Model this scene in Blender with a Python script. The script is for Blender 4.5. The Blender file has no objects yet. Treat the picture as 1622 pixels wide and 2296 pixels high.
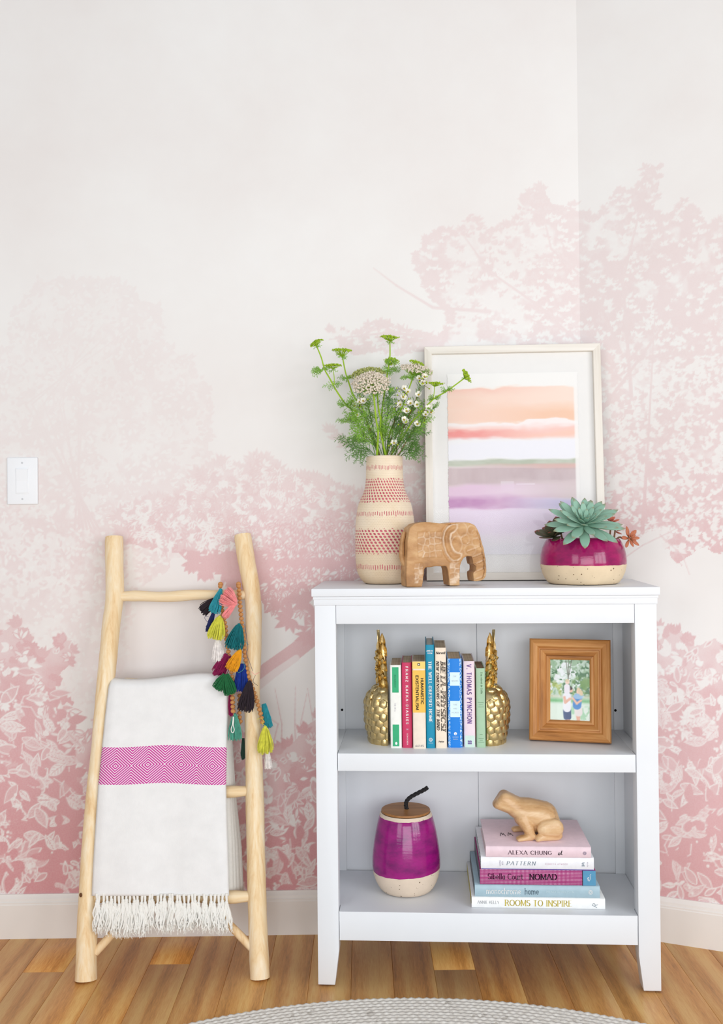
import bpy, bmesh, math, random
import numpy as np
from mathutils import Vector, Matrix, noise as mnoise
R = math.radians
rnd = random.Random(7)
scene = bpy.context.scene
COL = scene.collection
# ---------------------------------------------------------------- camera
F, PITCH, ROLL, EYE = 2181.2, .0087, -.0101, 1.0923
cd = bpy.data.cameras.new('camera'); cam = bpy.data.objects.new('camera', cd); COL.objects.link(cam)
cd.sensor_fit = 'HORIZONTAL'; cd.sensor_width = 36; cd.lens = F/1622*36; cd.clip_start = .05
cam.matrix_world = Matrix.Translation((0, 0, EYE)) @ Matrix.Rotation(math.pi/2+PITCH, 4, 'X') @ Matrix.Rotation(ROLL, 4, 'Z')
scene.camera = cam
# ---------------------------------------------------------------- light
wd = bpy.data.worlds.new('daylight'); scene.world = wd; wd.use_nodes = True
bg = wd.node_tree.nodes['Background']; bg.inputs[0].default_value = (.96, .975, 1, 1); bg.inputs[1].default_value = .69
def area(name, loc, target, sx, sy, power, color):
    l = bpy.data.lights.new(name, 'AREA'); l.shape = 'RECTANGLE'; l.size = sx; l.size_y = sy; l.energy = power; l.color = color
    o = bpy.data.objects.new(name, l); COL.objects.link(o); o.location = loc
    o.rotation_euler = (Vector(target)-Vector(loc)).to_track_quat('-Z', 'Y').to_euler()
for i, (x, y) in enumerate([(2.8, .0), (2.45, -.6), (2.0, -1.1)]):   # three tall panes of the bay window on the right
    area('window_light', (x, y, 1.5), (.1, 2.5, .8), .56, 1.7, 23, (.95, .975, 1))
area('window_light', (-2.0, -1.5, 1.5), (.2, 2.5, .8), 1.3, 1.7, 32, (.95, .975, 1))  # added fill lamp on the left to even out the two walls, no window
area('window_light', (.3, -2.6, 1.05), (.2, 2.5, .7), 3.0, 1.9, 118, (.95, .975, 1))  # added broad fill lamp behind the camera, lifts the low wall and bookcase bays
scene.view_settings.view_transform = 'Standard'; scene.view_settings.look = 'None'
scene.view_settings.exposure = -.46; scene.view_settings.gamma = 1; scene.view_settings.use_curve_mapping = False
# ---------------------------------------------------------------- geometry of the view (measured once, in metres)
def ray(u, v):
    a, b = u-811, v-1148
    c, s = math.cos(ROLL), math.sin(ROLL)
    xx, uu = (a*c+b*s)/F, -(-a*s+b*c)/F
    cy, sy = math.cos(PITCH), math.sin(PITCH)
    return Vector((xx, cy-uu*sy, sy+uu*cy))
def at(u, v, y):                       # point seen at (u, v) standing at depth y
    r = ray(u, v); return r*(y/r.y)+Vector((0, 0, EYE))
CX, CY, YAW = -.1199, 2.2876, .0615    # bookcase: left front corner and turn
CC, SS = math.cos(YAW), math.sin(YAW)
def BC(s, d, h): return Vector((CX+s*CC+d*SS, CY-s*SS+d*CC, h))
def bd(u, v, d):                       # (s, h) on the bookcase plane at depth d
    r = ray(u, v); t = (d+CX*SS+CY*CC)/(r.x*SS+r.y*CC); p = r*t+Vector((0, 0, EYE))
    dx, dy = p.x-CX, p.y-CY
    return dx*CC-dy*SS, p.z
# ---------------------------------------------------------------- objects
def tag(o, label=None, cat=None, group=None, kind=None):
    if label: o['label'] = label
    if cat: o['category'] = cat
    if group: o['group'] = group
    if kind: o['kind'] = kind
    return o
def thing(name, label, cat, loc=(0, 0, 0), rotz=0, group=None):
    o = bpy.data.objects.new(name, None); COL.objects.link(o); o.empty_display_size = .05
    o.location = loc; o.rotation_euler = (0, 0, rotz)
    return tag(o, label, cat, group)
def link(name, me, m=None, parent=None, label=None, kind=None):
    o = bpy.data.objects.new(name, me); COL.objects.link(o)
    if m is not None:
        if len(me.materials) == 0: me.materials.append(m)
    if parent is not None: o.parent = parent
    return tag(o, label, None, None, kind)
class MB:
    def __init__(s): s.v = []; s.f = []
    def add(s, vs, fs, M=None):
        b = len(s.v)
        s.v += [tuple(M @ Vector(p)) for p in vs] if M is not None else [tuple(p) for p in vs]
        s.f += [tuple(i+b for i in f) for f in fs]; return s
    def box(s, x0, x1, y0, y1, z0, z1, M=None):
        return s.add([(x0,y0,z0),(x1,y0,z0),(x1,y1,z0),(x0,y1,z0),(x0,y0,z1),(x1,y0,z1),(x1,y1,z1),(x0,y1,z1)],
                     [(0,3,2,1),(4,5,6,7),(0,1,5,4),(1,2,6,5),(2,3,7,6),(3,0,4,7)], M)
    def prism(s, poly, y0, y1, M=None):   # polygon in (x, z), extruded in y
        n = len(poly)
        vs = [(x, y0, z) for x, z in poly]+[(x, y1, z) for x, z in poly]
        fs = [tuple(range(n)), tuple(range(2*n-1, n-1, -1))]+[(i, i+n, (i+1) % n+n, (i+1) % n) for i in range(n)]
        return s.add(vs, fs, M)
    def tube(s, pts, rad, n=8, cap=True, flat=1., up=None, M=None):
        pts = [Vector(p) for p in pts]; k = len(pts)
        if not hasattr(rad, '__len__'): rad = [rad]*k
        vs = []; ref = None
        for i, p in enumerate(pts):
            t = (pts[min(i+1, k-1)]-pts[max(i-1, 0)])
            t = t.normalized() if t.length > 1e-9 else Vector((0, 0, 1))
            if ref is None:
                ref = Vector(up) if up else (Vector((0, 1, 0)) if abs(t.y) < .8 else Vector((1, 0, 0)))
            a = (ref-t*ref.dot(t))
            a = a.normalized() if a.length > 1e-6 else t.orthogonal().normalized()
            ref = a; b = t.cross(a)
            for j in range(n):
                w = 2*math.pi*j/n
                vs.append(p+(a*math.cos(w)*flat+b*math.sin(w))*rad[i])
        fs = [(i*n+j, i*n+(j+1) % n, (i+1)*n+(j+1) % n, (i+1)*n+j) for i in range(k-1) for j in range(n)]
        if cap: fs += [tuple(range(n-1, -1, -1)), tuple((k-1)*n+j for j in range(n))]
        return s.add(vs, fs, M)
    def lathe(s, prof, n=48, M=None):
        k = len(prof); vs = []; fs = []
        for r, z in prof:
            for j in range(n):
                w = 2*math.pi*j/n; vs.append((r*math.cos(w), r*math.sin(w), z))
        fs = [(i*n+j, i*n+(j+1) % n, (i+1)*n+(j+1) % n, (i+1)*n+j) for i in range(k-1) for j in range(n)]
        fs += [tuple(range(n-1, -1, -1)), tuple((k-1)*n+j for j in range(n))]
        return s.add(vs, fs, M)
    def grid(s, fn, nu, nv, M=None, closeu=False):
        vs = [fn(i/(nu if closeu else nu-1), j/(nv-1)) for j in range(nv) for i in range(nu)]
        fs = [(j*nu+i, j*nu+(i+1) % nu, (j+1)*nu+(i+1) % nu, (j+1)*nu+i) for j in range(nv-1) for i in range(nu if closeu else nu-1)]
        return s.add(vs, fs, M)
    def ball(s, c, r, nu=8, nv=6, M=None):
        c = Vector(c)
        if not hasattr(r, '__len__'): r = (r, r, r)
        vs = [(c.x, c.y, c.z-r[2])]; fs = []
        for j in range(1, nv):
            a = -math.pi/2+math.pi*j/nv
            for i in range(nu):
                w = 2*math.pi*i/nu; vs.append((c.x+r[0]*math.cos(a)*math.cos(w), c.y+r[1]*math.cos(a)*math.sin(w), c.z+r[2]*math.sin(a)))
        vs.append((c.x, c.y, c.z+r[2])); L = len(vs)-1
        for i in range(nu):
            fs.append((0, 1+(i+1) % nu, 1+i)); fs.append((L, L-nu+i, L-nu+(i+1) % nu))
        for j in range(nv-2):
            for i in range(nu): fs.append((1+j*nu+i, 1+j*nu+(i+1) % nu, 1+(j+1)*nu+(i+1) % nu, 1+(j+1)*nu+i))
        return s.add(vs, fs, M)
    def mesh(s, name, bevel=0, seg=2, smooth=True, ang=40, off=None):
        vs = s.v
        if off is not None: vs = [(p[0]-off[0], p[1]-off[1], p[2]-off[2]) for p in vs]
        me = bpy.data.meshes.new(name); me.from_pydata(vs, [], s.f)
        if bevel:
            bm = bmesh.new(); bm.from_mesh(me)
            bmesh.ops.bevel(bm, geom=list(bm.edges), offset=bevel, segments=seg, profile=.6, affect='EDGES', clamp_overlap=True)
            bm.to_mesh(me); bm.free()
        if smooth:
            me.polygons.foreach_set('use_smooth', [True]*len(me.polygons)); me.set_sharp_from_angle(angle=R(ang))
        me.update(); return me
    def build(s, name, m, parent=None, label=None, kind=None, bevel=0, seg=2, smooth=True, ang=40):
        off = parent.location if (parent is not None and getattr(s, 'world', False)) else None
        return link(name, s.mesh(name, bevel, seg, smooth, ang, off), m, parent, label, kind)
def WMB():                              # builder whose points are world points (for parents that are not rotated)
    b = MB(); b.world = True; return b
def spline(pts, n=24):
    P = [Vector(p) for p in pts]; out = []
    for i in range(len(P)-1):
        p0, p1, p2, p3 = P[max(i-1, 0)], P[i], P[i+1], P[min(i+2, len(P)-1)]
        k = max(2, n//(len(P)-1))
        for j in range(k):
            t = j/k
            out.append(.5*((2*p1)+(p2-p0)*t+(2*p0-5*p1+4*p2-p3)*t*t+(3*p1-p0-3*p2+p3)*t**3))
    out.append(P[-1]); return out
def lin(x, xs, ys): return float(np.interp(x, xs, ys))
# ---------------------------------------------------------------- materials
def lc(c): c /= 255; return c/12.92 if c <= .04045 else ((c+.055)/1.055)**2.4
def S(r, g, b, k=1.): return (lc(r)*k, lc(g)*k, lc(b)*k, 1)
class Nt:
    def __init__(s, name):
        s.m = bpy.data.materials.new(name); s.m.use_nodes = True; s.t = s.m.node_tree; s.b = s.t.nodes['Principled BSDF']
    def n(s, typ, **kw):
        o = s.t.nodes.new(typ)
        for k, v in kw.items(): setattr(o, k, v)
        return o
    def put(s, sock, v):
        if isinstance(v, bpy.types.NodeSocket): s.t.links.new(v, sock)
        elif v is not None: sock.default_value = v
    def math(s, op, a, b=None, c=None):
        o = s.n('ShaderNodeMath', operation=op); s.put(o.inputs[0], a); s.put(o.inputs[1], b)
        if c is not None: s.put(o.inputs[2], c)
        return o.outputs[0]
    def coord(s, kind='Object', scale=(1, 1, 1), jitter=False):
        v = s.n('ShaderNodeTexCoord').outputs[kind]
        if jitter:
            oi = s.n('ShaderNodeObjectInfo'); sc = s.n('ShaderNodeVectorMath', operation='SCALE'); sc.inputs[0].default_value = (7.3, 5.1, 3.7)
            s.t.links.new(oi.outputs['Random'], sc.inputs['Scale'])
            ad = s.n('ShaderNodeVectorMath', operation='ADD'); s.put(ad.inputs[0], v); s.put(ad.inputs[1], sc.outputs[0]); v = ad.outputs[0]
        mp = s.n('ShaderNodeMapping'); s.put(mp.inputs[0], v); mp.inputs['Scale'].default_value = scale
        return mp.outputs[0]
    def noise(s, vec, scale, detail=4, rough=.55, dist=0):
        o = s.n('ShaderNodeTexNoise'); s.put(o.inputs['Vector'], vec); o.inputs['Scale'].default_value = scale
        o.inputs['Detail'].default_value = detail; o.inputs['Roughness'].default_value = rough; o.inputs['Distortion'].default_value = dist
        return o.outputs['Fac']
    def vor(s, vec, scale, feature='F1', out='Distance'):
        o = s.n('ShaderNodeTexVoronoi', feature=feature); s.put(o.inputs['Vector'], vec); o.inputs['Scale'].default_value = scale
        return o.outputs[out]
    def ramp(s, fac, stops):
        o = s.n('ShaderNodeValToRGB'); s.put(o.inputs[0], fac); e = o.color_ramp.elements
        while len(e) > 1: e.remove(e[-1])
        e[0].position = stops[0][0]; e[0].color = stops[0][1]
        for p, c in stops[1:]: x = e.new(p); x.color = c
        return o.outputs[0]
    def mix(s, fac, a, b, blend='MIX'):
        o = s.n('ShaderNodeMix', data_type='RGBA', blend_type=blend); s.put(o.inputs[0], fac); s.put(o.inputs[6], a); s.put(o.inputs[7], b)
        return o.outputs[2]
    def attr(s, name, typ='GEOMETRY', out='Fac'):
        o = s.n('ShaderNodeAttribute', attribute_type=typ); o.attribute_name = name; return o.outputs[out]
    def bump(s, h, strength=.3, dist=.002):
        o = s.n('ShaderNodeBump'); s.put(o.inputs['Height'], h); o.inputs['Strength'].default_value = strength; o.inputs['Distance'].default_value = dist
        s.t.links.new(o.outputs[0], s.b.inputs['Normal'])
    def set(s, color=None, rough=None, metal=None, spec=None, coat=None, sheen=None, coat_rough=None, sss=None):
        I = s.b.inputs
        for k, v in (('Base Color', color), ('Roughness', rough), ('Metallic', metal), ('Specular IOR Level', spec), ('Coat Weight', coat), ('Sheen Weight', sheen), ('Coat Roughness', coat_rough)):
            if v is not None: s.put(I[k], v)
        return s.m
def plain(name, c, rough=.5, spec=.4, vary=.06, scale=30, bump=0, bscale=200, metal=0, coat=0, sheen=None):
    t = Nt(name); co = t.coord()
    n = t.noise(co, scale)
    lo = tuple(x*(1-vary) for x in c[:3])+(1,); hi = tuple(min(1, x*(1+vary)) for x in c[:3])+(1,)
    col = t.ramp(n, [(.3, lo), (.7, hi)])
    if bump: t.bump(t.noise(co, bscale, 3), bump, .001)
    return t.set(col, rough, metal, spec, coat, sheen)
def wood(name, dark, mid, light, axis='Z', scale=9, stretch=.07, rough=.5, knots=0, bump=.15, spec=.35, jitter=False):
    t = Nt(name); sc = {'X': (stretch, 1, 1), 'Y': (1, stretch, 1), 'Z': (1, 1, stretch)}[axis]
    co = t.coord(scale=sc, jitter=jitter)
    n = t.noise(co, scale, 5, .6, 1.2); fine = t.noise(co, scale*7, 3, .6)
    f = t.math('ADD', t.math('MULTIPLY', n, .75), t.math('MULTIPLY', fine, .25))
    col = t.ramp(f, [(.32, dark), (.48, mid), (.66, light)])
    if knots:
        k = t.vor(t.coord(scale=tuple(.35+.65*x if x < 1 else 1 for x in sc), jitter=jitter), knots)
        col = t.mix(t.math('MULTIPLY', t.math('LESS_THAN', k, .085), .75), col, S(120, 78, 42))
    t.bump(f, bump, .001)
    return t.set(col, rough, 0, spec)
M_white = plain('white_paint', S(228, 231, 235), .42, .4, .012, 8)
M_trim = plain('trim_paint', S(228, 224, 219), .45, .4, .02, 6)
M_dark = plain('dark_gap', S(30, 28, 27), .8, .2)
# ---------------------------------------------------------------- text drawn with strokes
def arc(cx, cy, rx, ry, a0, a1, n=9): return [(cx+rx*math.cos(R(a0+(a1-a0)*i/n)), cy+ry*math.sin(R(a0+(a1-a0)*i/n))) for i in range(n+1)]
def Ssh(w, h): return arc(w*.5, h*.75, w*.42, h*.25, 35, 270, 10)[:-1]+arc(w*.5, h*.25, w*.45, h*.25, 90, -145, 10)
G = {
 'A': (.78, [[(0,0),(.39,1)],[(.39,1),(.78,0)],[(.17,.34),(.61,.34)]]),
 'B': (.66, [[(.08,0),(.08,1)],[(.08,1),(.3,1)]+arc(.34,.76,.24,.24,90,-90)+[(.08,.52)],[(.3,.52)]+arc(.36,.26,.27,.26,90,-90)+[(.08,0)]]),
 'C': (.76, [arc(.42,.5,.38,.5,45,315,16)]),
 'D': (.78, [[(.08,0),(.08,1)],[(.08,1),(.3,1)]+arc(.33,.5,.4,.5,90,-90,14)+[(.08,0)]]),
 'E': (.6, [[(.08,0),(.08,1)],[(.08,1),(.56,1)],[(.08,.52),(.46,.52)],[(.08,0),(.58,0)]]),
 'F': (.56, [[(.08,0),(.08,1)],[(.08,1),(.54,1)],[(.08,.52),(.44,.52)]]),
 'G': (.8, [arc(.42,.5,.38,.5,45,330,16),[(.74,.25),(.74,.45),(.46,.45)]]),
 'H': (.76, [[(.08,0),(.08,1)],[(.68,0),(.68,1)],[(.08,.52),(.68,.52)]]),
 'I': (.24, [[(.12,0),(.12,1)]]),
 'J': (.4, [[(.3,1),(.3,.2)]+arc(.15,.18,.15,.18,0,-150)]),
 'K': (.72, [[(.08,0),(.08,1)],[(.66,1),(.08,.42)],[(.26,.58),(.7,0)]]),
 'L': (.56, [[(.08,0),(.08,1)],[(.08,0),(.55,0)]]),
 'M': (.92, [[(.08,0),(.1,1)],[(.1,1),(.46,.1)],[(.46,.1),(.82,1)],[(.82,1),(.84,0)]]),
 'N': (.78, [[(.08,0),(.08,1)],[(.08,1),(.7,0)],[(.7,0),(.7,1)]]),
 'O': (.86, [arc(.43,.5,.39,.5,90,450,22)]),
 'P': (.62, [[(.08,0),(.08,1)],[(.08,1),(.3,1)]+arc(.32,.73,.26,.27,90,-90)+[(.08,.46)]]),
 'R': (.72, [[(.08,0),(.08,1)],[(.08,1),(.3,1)]+arc(.32,.75,.25,.25,90,-90)+[(.08,.5)],[(.32,.5),(.7,0)]]),
 'S': (.58, [Ssh(.58, 1)]),
 'T': (.68, [[(.34,0),(.34,1)],[(.02,1),(.66,1)]]),
 'U': (.76, [[(.08,1),(.08,.3)]+arc(.38,.3,.3,.3,180,360,12)+[(.68,1)]]),
 'V': (.74, [[(.02,1),(.37,0)],[(.37,0),(.72,1)]]),
 'W': (1.02, [[(.02,1),(.27,0)],[(.27,0),(.51,.9)],[(.51,.9),(.75,0)],[(.75,0),(1.0,1)]]),
 'X': (.72, [[(.04,1),(.68,0)],[(.66,1),(.04,0)]]),
 'Y': (.7, [[(.02,1),(.35,.48)],[(.68,1),(.35,.48)],[(.35,.48),(.35,0)]]),
 'Z': (.66, [[(.06,1),(.6,1)],[(.6,1),(.05,0)],[(.05,0),(.62,0)]]),
 'a': (.52, [arc(.25,.31,.2,.31,0,360,14),[(.45,.62),(.45,0)]]),
 'b': (.54, [[(.07,1),(.07,0)],arc(.28,.31,.21,.31,0,360,14)]),
 'c': (.46, [arc(.26,.31,.21,.31,50,310,12)]),
 'd': (.54, [[(.46,1),(.46,0)],arc(.26,.31,.2,.31,0,360,14)]),
 'e': (.5, [[(.06,.34),(.46,.34)]+arc(.26,.32,.2,.3,5,320,14)]),
 'h': (.54, [[(.07,1),(.07,0)],arc(.27,.4,.2,.22,170,0,8)+[(.47,0)]]),
 'i': (.2, [[(.1,.62),(.1,0)],[(.1,.82),(.1,.9)]]),
 'k': (.5, [[(.07,1),(.07,0)],[(.44,.62),(.07,.25)],[(.18,.36),(.48,0)]]),
 'l': (.2, [[(.1,1),(.1,0)]]),
 'm': (.84, [[(.07,.62),(.07,0)],arc(.24,.4,.17,.22,170,0,8)+[(.41,0)],arc(.58,.4,.17,.22,170,0,8)+[(.75,0)]]),
 'n': (.54, [[(.07,.62),(.07,0)],arc(.27,.4,.2,.22,170,0,8)+[(.47,0)]]),
 'o': (.54, [arc(.27,.31,.22,.31,90,450,16)]),
 'p': (.54, [[(.07,.62),(.07,-.3)],arc(.28,.31,.21,.31,0,360,14)]),
 'r': (.38, [[(.07,.62),(.07,0)],arc(.27,.38,.2,.24,170,50,6)]),
 's': (.42, [Ssh(.42, .62)]),
 't': (.34, [[(.14,.88),(.14,.14)]+arc(.25,.13,.11,.13,180,300,6),[(.0,.62),(.31,.62)]]),
 'u': (.54, [[(.07,.62),(.07,.22)]+arc(.26,.22,.19,.22,180,350,8),[(.46,.62),(.46,0)]]),
 'v': (.5, [[(.03,.62),(.25,0)],[(.25,0),(.47,.62)]]),
 '1': (.3, [[(.04,.82),(.17,1),(.17,0)]]), '4': (.56, [[(.42,0),(.42,1),(.03,.3),(.54,.3)]]),
 '5': (.52, [[(.46,1),(.12,1),(.09,.56)]+arc(.24,.31,.22,.31,115,-140,10)]),
 '6': (.54, [[(.42,.98)]+arc(.27,.3,.22,.3,150,510,14)]),
 '-': (.42, [[(.06,.42),(.36,.42)]]), '.': (.22, [[(.1,.0),(.1,.09)]]), '!': (.26, [[(.12,.3),(.12,1)],[(.12,0),(.12,.09)]]), '*': (.3, [[(.15,.42),(.15,.54)]]), ' ': (.34, []),
}
def text(s, size, thick=.16, thin=None, serif=False, italic=0, track=.12, squeeze=1.):
    """flat lettering in the x-z plane, facing -y, starting at x=0, baseline z=0; returns builder and width"""
    thin = thick if thin is None else thin
    b = MB(); x = 0
    def quad(p, q, w, ext):
        dx, dz = q[0]-p[0], q[1]-p[1]; L = math.hypot(dx, dz)
        if L < 1e-6: return
        ux, uz = dx/L, dz/L; e = w*.5*ext; p = (p[0]-ux*e, p[1]-uz*e); q = (q[0]+ux*e, q[1]+uz*e)
        nx, nz = -uz*w/2, ux*w/2
        pts = [(p[0]+nx, p[1]+nz), (p[0]-nx, p[1]-nz), (q[0]-nx, q[1]-nz), (q[0]+nx, q[1]+nz)]
        b.add([((X+italic*Z)*size, 0, Z*size) for X, Z in pts], [(0, 1, 2, 3)])
    for ch in s:
        w, st = G[ch]
        for pl in st:
            pl = [(x+px*squeeze, pz) for px, pz in pl]
            for p, q in zip(pl[:-1], pl[1:]):
                dx, dz = q[0]-p[0], q[1]-p[1]; L = math.hypot(dx, dz) or 1
                ang = abs(dz)/L
                if dx*dz > 0 and abs(dx) > .12*abs(dz) and len(pl) == 2: ang *= .35
                quad(p, q, thin+(thick-thin)*ang, .5)
            if serif:
                for p, q in ((pl[0], pl[1]), (pl[-1], pl[-2])):
                    if len(pl) <= 3 and abs(q[1]-p[1]) > 2*abs(q[0]-p[0]) and (p[1] < .02 or p[1] > .6):
                        quad((p[0]-thick*.95, p[1]), (p[0]+thick*.95, p[1]), thin*1.0, 0)
        x += w*squeeze+track
    return b, (x-track)*size
def lettering(parent, s, size, m, loc, rot=(0, 0, 0), fit=None, align='C', name='lettering', **kw):
    b, w = text(s, size, **kw)
    k = (fit/w) if fit else 1.
    ox = {'C': -w*k/2, 'L': 0, 'R': -w*k}[align]
    b.v = [(p[0]*k+ox, p[1], p[2]) for p in b.v]
    o = b.build(name, m, parent, smooth=False); o.location = loc; o.rotation_euler = rot
    return o
# ================================================================ the printed mural (one value per wall point: how much pink ink)
RS = np.random.RandomState(3)
UC = 1307.                                  # the corner of the two walls, in the print's own measure
U0, U1, V0, V1, ST = -216, 1839, 374.25, 2012.25, 2.25
MU = np.arange(U0, U1+ST, ST, dtype=np.float64); MV = np.arange(V0, V1+ST, ST, dtype=np.float64)
gu, gv = np.meshgrid(MU, MV)
ink = np.zeros_like(gu)
def vnoise(scale, oct=3, seed=0):
    r = np.random.RandomState(seed); out = np.zeros_like(gu); amp = 1; tot = 0
    for o in range(oct):
        sc = scale/2**o; nx, ny = int((U1-U0)/sc)+4, int((V1-V0)/sc)+4
        g = r.rand(ny, nx); x = (gu-U0)/sc; y = (gv-V0)/sc; xi = x.astype(int); yi = y.astype(int); fx = x-xi; fy = y-yi
        fx = fx*fx*(3-2*fx); fy = fy*fy*(3-2*fy)
        out += amp*((g[yi, xi]*(1-fx)+g[yi, xi+1]*fx)*(1-fy)+(g[yi+1, xi]*(1-fx)+g[yi+1, xi+1]*fx)*fy); tot += amp; amp *= .55
    return out/tot
def inside(poly, wob=0, seed=1, sc=45):
    x, y = gu, gv
    if wob:
        x = gu+(vnoise(sc, 3, seed)-.5)*2*wob; y = gv+(vnoise(sc, 3, seed+50)-.5)*2*wob
    m = np.zeros(gu.shape, bool); n = len(poly)
    for i in range(n):
        (x0, y0), (x1, y1) = poly[i], poly[(i+1) % n]
        if y0 == y1: continue
        c = (y0 > y) != (y1 > y); m ^= c & (x < (x1-x0)*(y-y0)/(y1-y0)+x0)
    return m
def sm(x, a, b): t = np.clip((x-a)/(b-a), 0, 1); return t*t*(3-2*t)
def patch(cx, cy, r):
    i0, i1 = max(0, int((cx-r-U0)/ST)), min(len(MU), int((cx+r-U0)/ST)+2); j0, j1 = max(0, int((cy-r-V0)/ST)), min(len(MV), int((cy+r-V0)/ST)+2)
    return (slice(j0, j1), slice(i0, i1)) if i1 > i0 and j1 > j0 else None
def leaf(cx, cy, L, W, a, val, vein=None, edge=None):     # a pointed leaf from its base (cx, cy)
    s = patch(cx, cy, L+4)
    if s is None: return
    dx, dy = gu[s]-cx, gv[s]-cy; c, sn = math.cos(a), math.sin(a)
    t = (dx*c+dy*sn)/L; w = (-dx*sn+dy*c)
    half = W*np.clip(np.sin(np.pi*np.clip(t, 0, 1)**.8), 0, 1)
    m = np.clip((half-np.abs(w))/ST+.5, 0, 1)*((t > 0) & (t < 1))
    v = np.full_like(m, val)
    if vein is not None:
        q = np.clip(1.1-np.abs(w)/(.45*ST), 0, 1); sv = np.abs(((t*6+np.abs(w)/W*1.3) % 1)-.5) > .36
        v = v+(vein-v)*np.maximum(q, .55*sv)
    if edge is not None: q = np.clip((2.5-(half-np.abs(w)))/ST+.5, 0, 1); v = v+(edge-v)*q
    ink[s] = ink[s]*(1-m)+v*m
def dot(cx, cy, r, val):
    s = patch(cx, cy, r+4)
    if s is None: return
    m = np.clip((r-np.hypot(gu[s]-cx, gv[s]-cy))/ST+.5, 0, 1); ink[s] = ink[s]*(1-m)+val*m
def stroke(p, q, w0, w1, val):
    n = max(2, int(math.hypot(q[0]-p[0], q[1]-p[1])/(ST*1.2)))
    for i in range(n+1):
        t = i/n; dot(p[0]+(q[0]-p[0])*t, p[1]+(q[1]-p[1])*t, w0+(w1-w0)*t, val)
def curve(pts, w0, w1, val):
    for i, (p, q) in enumerate(zip(pts[:-1], pts[1:])):
        k = len(pts)-1; stroke(p, q, w0+(w1-w0)*i/k, w0+(w1-w0)*(i+1)/k, val)
def rosette(cx, cy, L, W, n, a0, spread, val, **k):
    for i in range(n): leaf(cx, cy, L*RS.uniform(.75, 1.1), W*RS.uniform(.8, 1.15), a0+spread*((i+.5)/n-.5)*2+RS.uniform(-.12, .12), val, **k)
def scatter(mask, n):
    j, i = np.nonzero(mask)
    if len(j) == 0: return []
    k = RS.randint(0, len(j), n); return [(MU[i[q]], MV[j[q]]) for q in k]
def border(mask, n):
    e = mask & ~(np.roll(mask, 4, 0) & np.roll(mask, -4, 0) & np.roll(mask, 4, 1) & np.roll(mask, -4, 1)); return scatter(e, n)
tau = 2*math.pi
# far misty tree on the left
TL = [(-420,900),(-200,760),(0,780),(40,690),(110,625),(200,612),(290,640),(365,690),(352,770),(430,795),(465,860),(478,960),(470,1040),(500,1120),(420,1230),(320,1300),(300,1420),(240,1600),(-420,1600)]
m = inside(TL, 26, 4, 60); tex = vnoise(42, 4, 9)
ink[m] = (.12+.34*sm(tex, .40, .60))[m]
for x, y in scatter(m, 5200): leaf(x, y, RS.uniform(9, 19), RS.uniform(2, 4.2), RS.uniform(0, tau), RS.choice([.03, .1, .38, .5]))
for x, y in border(m & (gv < 1100), 700): leaf(x, y, RS.uniform(8, 18), RS.uniform(2.5, 4.5), RS.uniform(0, tau), .42)
for k in range(7): curve([(170+k*9, 1180), (190-k*20+RS.uniform(-20, 20), 900), (200+(k-3)*38, 720)], 2.6, 1.0, .5)
fade = sm(gv, 1500, 1150)*1.0; sel = m & (gv > 1150); ink[sel] *= (.35+.65*fade[sel])
mist = inside([(-420,1120),(540,1120),(560,1330),(520,1560),(-420,1640)], 30, 8, 90) & ~m
ink[mist] = .10
# the big pine on the right
TR = [(735,745),(800,735),(880,712),(905,740),(985,765),(1010,700),(955,640),(940,575),(985,520),(1045,500),(1075,478),(1100,540),(1165,470),(1180,425),(1222,405),(1245,455),(1300,470),(1340,500),(1385,440),(1430,450),(1452,395),(1500,405),(1480,480),(1500,520),(1540,480),(1600,540),(1700,480),(1900,560),(2040,500),(2040,1300),(1700,1270),(1560,1230),(1520,1270),(1470,1200),(1380,1190),(1330,1100),(960,1000),(960,800),(860,790),(800,800)]
m = inside(TR, 24, 14, 48); tex = vnoise(60, 4, 21); tex2 = vnoise(20, 3, 22)
rightness = sm(gu, 930, 1450)
ink[m] = np.clip(.12+.9*sm(tex*.7+tex2*.3+.10*rightness, .40, .60), 0, 1)[m]
def tuft(x, y, r, val, n=9, up=-math.pi/2, sp=1.7):
    for i in range(n):
        a = up+RS.uniform(-sp, sp); leaf(x, y, r*RS.uniform(.6, 1.1), RS.uniform(1.6, 3.0), a, val)
for x, y in scatter(m, 2600): tuft(x, y, RS.uniform(8, 17), RS.choice([.0, .0, .06, .95, .8]), 6)
for x, y in scatter(m & (gv > 800), 1500): tuft(x, y, RS.uniform(10, 22), RS.choice([.02, .1, .9]), 7, RS.choice([0, math.pi, -.4]), .7)
for x, y in border(m & (gv < 820), 420): tuft(x, y, RS.uniform(8, 17), .95, 8)
for pts in ([(1420,900),(1400,640),(1440,520),(1462,420)],[(1400,800),(1330,640),(1240,560),(1215,430)],[(1390,860),(1220,690),(1100,610),(1040,520)],[(1100,700),(980,690),(890,640),(842,600)],[(1330,960),(1480,760),(1590,640)],[(1440,1200),(1450,1000),(1480,700)],[(980,760),(880,745),(745,760)]):
    curve([(x+RS.uniform(-6, 6), y) for x, y in pts], 4.2, 1.2, .95)
for pts in ([(1390,1262),(1440,1228),(1500,1200),(1622,1130)],[(1385,1240),(1460,1185),(1560,1150)],[(1480,1205),(1530,1250),(1545,1290)]): curve(pts, 1.3, 1.0, .7)
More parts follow.
